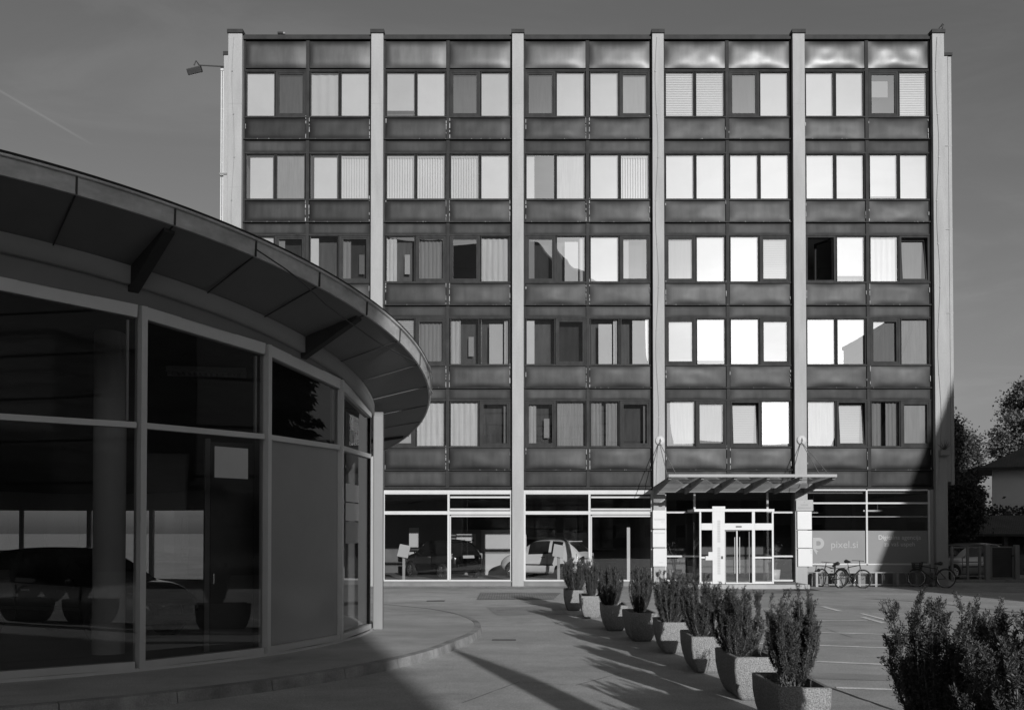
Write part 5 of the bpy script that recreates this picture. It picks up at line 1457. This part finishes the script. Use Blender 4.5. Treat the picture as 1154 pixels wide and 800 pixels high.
broadleaf('taller pale-leaved tree cut off by the right edge of the picture', (36.5, 72, 0), 12.6, 4.0, 32, 'tree2', 240, .22, 200)
broadleaf('low shadowy tree behind the shed at the right', (23.7, 57, 0), 4.4, .8, 33, 'hedge', 45, .22, 110)
broadleaf('small bushy tree beside the office corner at the right', (18.9, 46.0, 0), 4.4, 1.3, 34, 'hedge', 60, .15, 110)
broadleaf('tree mostly out of frame behind the house', (46, 76, 0), 13, 5, 35, 'tree', 150, .3, 110)

# ------------------------------------------------------------------ right-hand background: house, shed, hedge, fence, gate
HX0, HX1, HY = 26.2, 35, 58
hs = empty('house', 'pale rendered house with a hipped tiled roof at the right edge', 'house', (33.08, 60.41, 0), radians(-24))
q = MB().box(HX0-31.5, HX1-31.5, HY-63, HY+8-63, 0, 5.38); wl = q.build('wall', M['wallr'], hs)
e0, e1 = -.6, .6
A = [(HX0-31.5-.7, HY-63-.7, 5.4), (HX1-31.5+.7, HY-63-.7, 5.4), (HX1-31.5+.7, HY+8.7-63, 5.4), (HX0-31.5-.7, HY+8.7-63, 5.4), (HX0-31.5+3.6, HY+4-63, 7.7), (HX1-31.5-3.6, HY+4-63, 7.7)]
q = MB(); q.add(A, [(0, 1, 5, 4), (1, 2, 5), (2, 3, 4, 5), (3, 0, 4), (3, 2, 1, 0)]); rf = q.build('roof', M['tile'], hs)
q = MB(); q.bar((HX0-31.5-.75, HY-63-.75, 5.36), (HX1-31.5+.7, HY-63-.75, 5.36), .12, .12); q.build('gutter', M['capdark'], rf)
for x in (29.3, 32.5):
    wf = MB(); wf.frame(x-.5-31.5, x+.5-31.5, 3.3, 4.6, HY-63-.04, HY-63+.02, .08); wo_ = wf.build('window', M['white'], hs)
    MB().quad((x-.42-31.5, HY-63-.01, 3.38), (x+.42-31.5, HY-63-.01, 3.38), (x+.42-31.5, HY-63-.01, 4.52), (x-.42-31.5, HY-63-.01, 4.52)).build('pane', M['carglass'], wo_)
sd = empty('shed', 'long low open shed with a tiled roof behind the fence', 'shed', (26, 50, 0))
q = MB(); q.add([(-6, -2.4, 1.84), (6, -2.4, 1.84), (6, .4, 2.72), (-6, .4, 2.72), (6, 3.2, 1.9), (-6, 3.2, 1.9), (-6, -2.4, 1.74), (6, -2.4, 1.74)], [(0, 1, 2, 3), (3, 2, 4, 5), (6, 7, 1, 0)]); q.build('roof', M['tile'], sd)
MB().box(-5.8, 5.8, 2.6, 2.8, 0, 1.9).box(-5.8, -5.6, -1.8, 2.6, 0, 1.8).build('wall', M['wood'], sd)
for x in (-3.7, -1.3, 1.1, 3.5, 5.7): MB().box(x-.08, x+.08, -1.9, -1.74, 0, 1.84).build('post', M['wood'], sd)
MB().box(-5.6, 5.6, -1.9, -1.8, .001, .9).build('boarding', M['wood'], sd)
def hedge(label, x0, x1, y0, y1, h, seed, n):
    rnd = random.Random(seed); V, Fc = [], []
    for i in range(n):
        p = Vector((rnd.uniform(x0, x1), rnd.uniform(y0, y1), h*(rnd.random()**.5)+rnd.gauss(0, .05)+.12*sin(rnd.uniform(x0, x1)*3)))
        d = Vector((rnd.gauss(0, 1), rnd.gauss(0, 1), rnd.gauss(.3, .7))).normalized()*rnd.uniform(.1, .22)
        s = d.cross(Vector((rnd.gauss(0, 1), rnd.gauss(0, 1), rnd.gauss(0, 1)))).normalized()*.06; o = len(V)
        p.z = max(p.z, .05)
        V.extend([p-s*.2, p+d*.5-s, p+d, p+d*.5+s]); Fc.append((o, o+1, o+2, o+3))
    e = empty('hedge', label, 'hedge', (0, 0, 0)); MB().add(V, Fc).build('foliage', M['hedge'], e)
    st = MB()
    for k in range(int((x1-x0)/.6)): st.rod((x0+.3+.6*k, (y0+y1)/2, 0), (x0+.3+.6*k, (y0+y1)/2, h*.8), .03, 5)
    st.build('stem', M['bark'], e)
hedge('dark clipped hedge between the shed roof and the house', 21, 34, 52.5, 54, 3.1, 8, 10000)
hedge('dark hedge right of the gate at the edge of the picture', 20.9, 24, 42.6, 43.4, 1.75, 9, 4000)
FY = 41.8
def fx(px): return (px-577)*FY/1200
fn = empty('fence', 'open tubular metal fence between the office corner and the gate', 'fence', (fx(1088), FY, 0))
q = MB(); X0, X1 = fx(1071)-fx(1088), fx(1107)-fx(1088)
for z in (1.32, .75, .2): q.bar((X0, 0, z), (X1, 0, z), .05, .05)
q.build('rail', M['alug'], fn)
for x in (X0+.05, fx(1090)-fx(1088), X1-.12): MB().box(x-.04, x+.04, -.05, .05, 0, 1.36).build('post', M['alug'], fn)
gt = empty('gate', 'narrow metal gate with a mesh panel between two pale posts', 'gate', (fx(1129), FY, 0))
gx0, gx1 = fx(1112)-fx(1129), fx(1145)-fx(1129)
for x, w_ in ((gx0, .2), (gx1, .17)): MB().box(x-w_/2, x+w_/2, -.1, .1, 0, 1.42).build('post', M['concrete'], gt, .01)
q = MB(); q.frame(gx0+.14, gx1-.12, .1, 1.36, -.03, .03, .05); lf_ = q.build('leaf', M['alug'], gt)
q = MB(); q.box(gx0+.19, gx1-.17, -.004, .004, .15, 1.31)
q.build('panel', M['mesh'], lf_)
q = MB()
for k in range(14): q.box(gx0+.19, gx1-.17, -.012, -.006, .2+.08*k, .212+.08*k)
q.build('bars', M['black'], lf_)
MB().box(gx1-.22, gx1-.12, -.08, -.035, .98, 1.02).build('handle', M['chrome'], gt)
struct('kerb_right', MB().box(17, 40, 40.9, 41.05, 0, .1), M['kerb'])
# small potted plant on the corner pilaster ledge
pp = empty('wall_planter', 'small box with a spiky plant hung on the corner pilaster', 'wall planter', (15.3, 37.62, 4.62))
MB().box(-.16, .16, -.12, .1, -.0, .2).build('box', M['wallgrey'], pp, .01)
q = MB(); rnd = random.Random(3)
for k in range(9):
    a_ = rnd.uniform(-.9, .9); L = rnd.uniform(.25, .45); d = Vector((sin(a_), rnd.gauss(0, .2), cos(a_)))*L; s = Vector((cos(a_), 0, -sin(a_)))*.018
    q.add([Vector((0, 0, .2))-s, Vector((0, 0, .2))+s, Vector((0, 0, .2))+d], [(0, 1, 2)])
q.build('leaves', M['hedge'], pp)
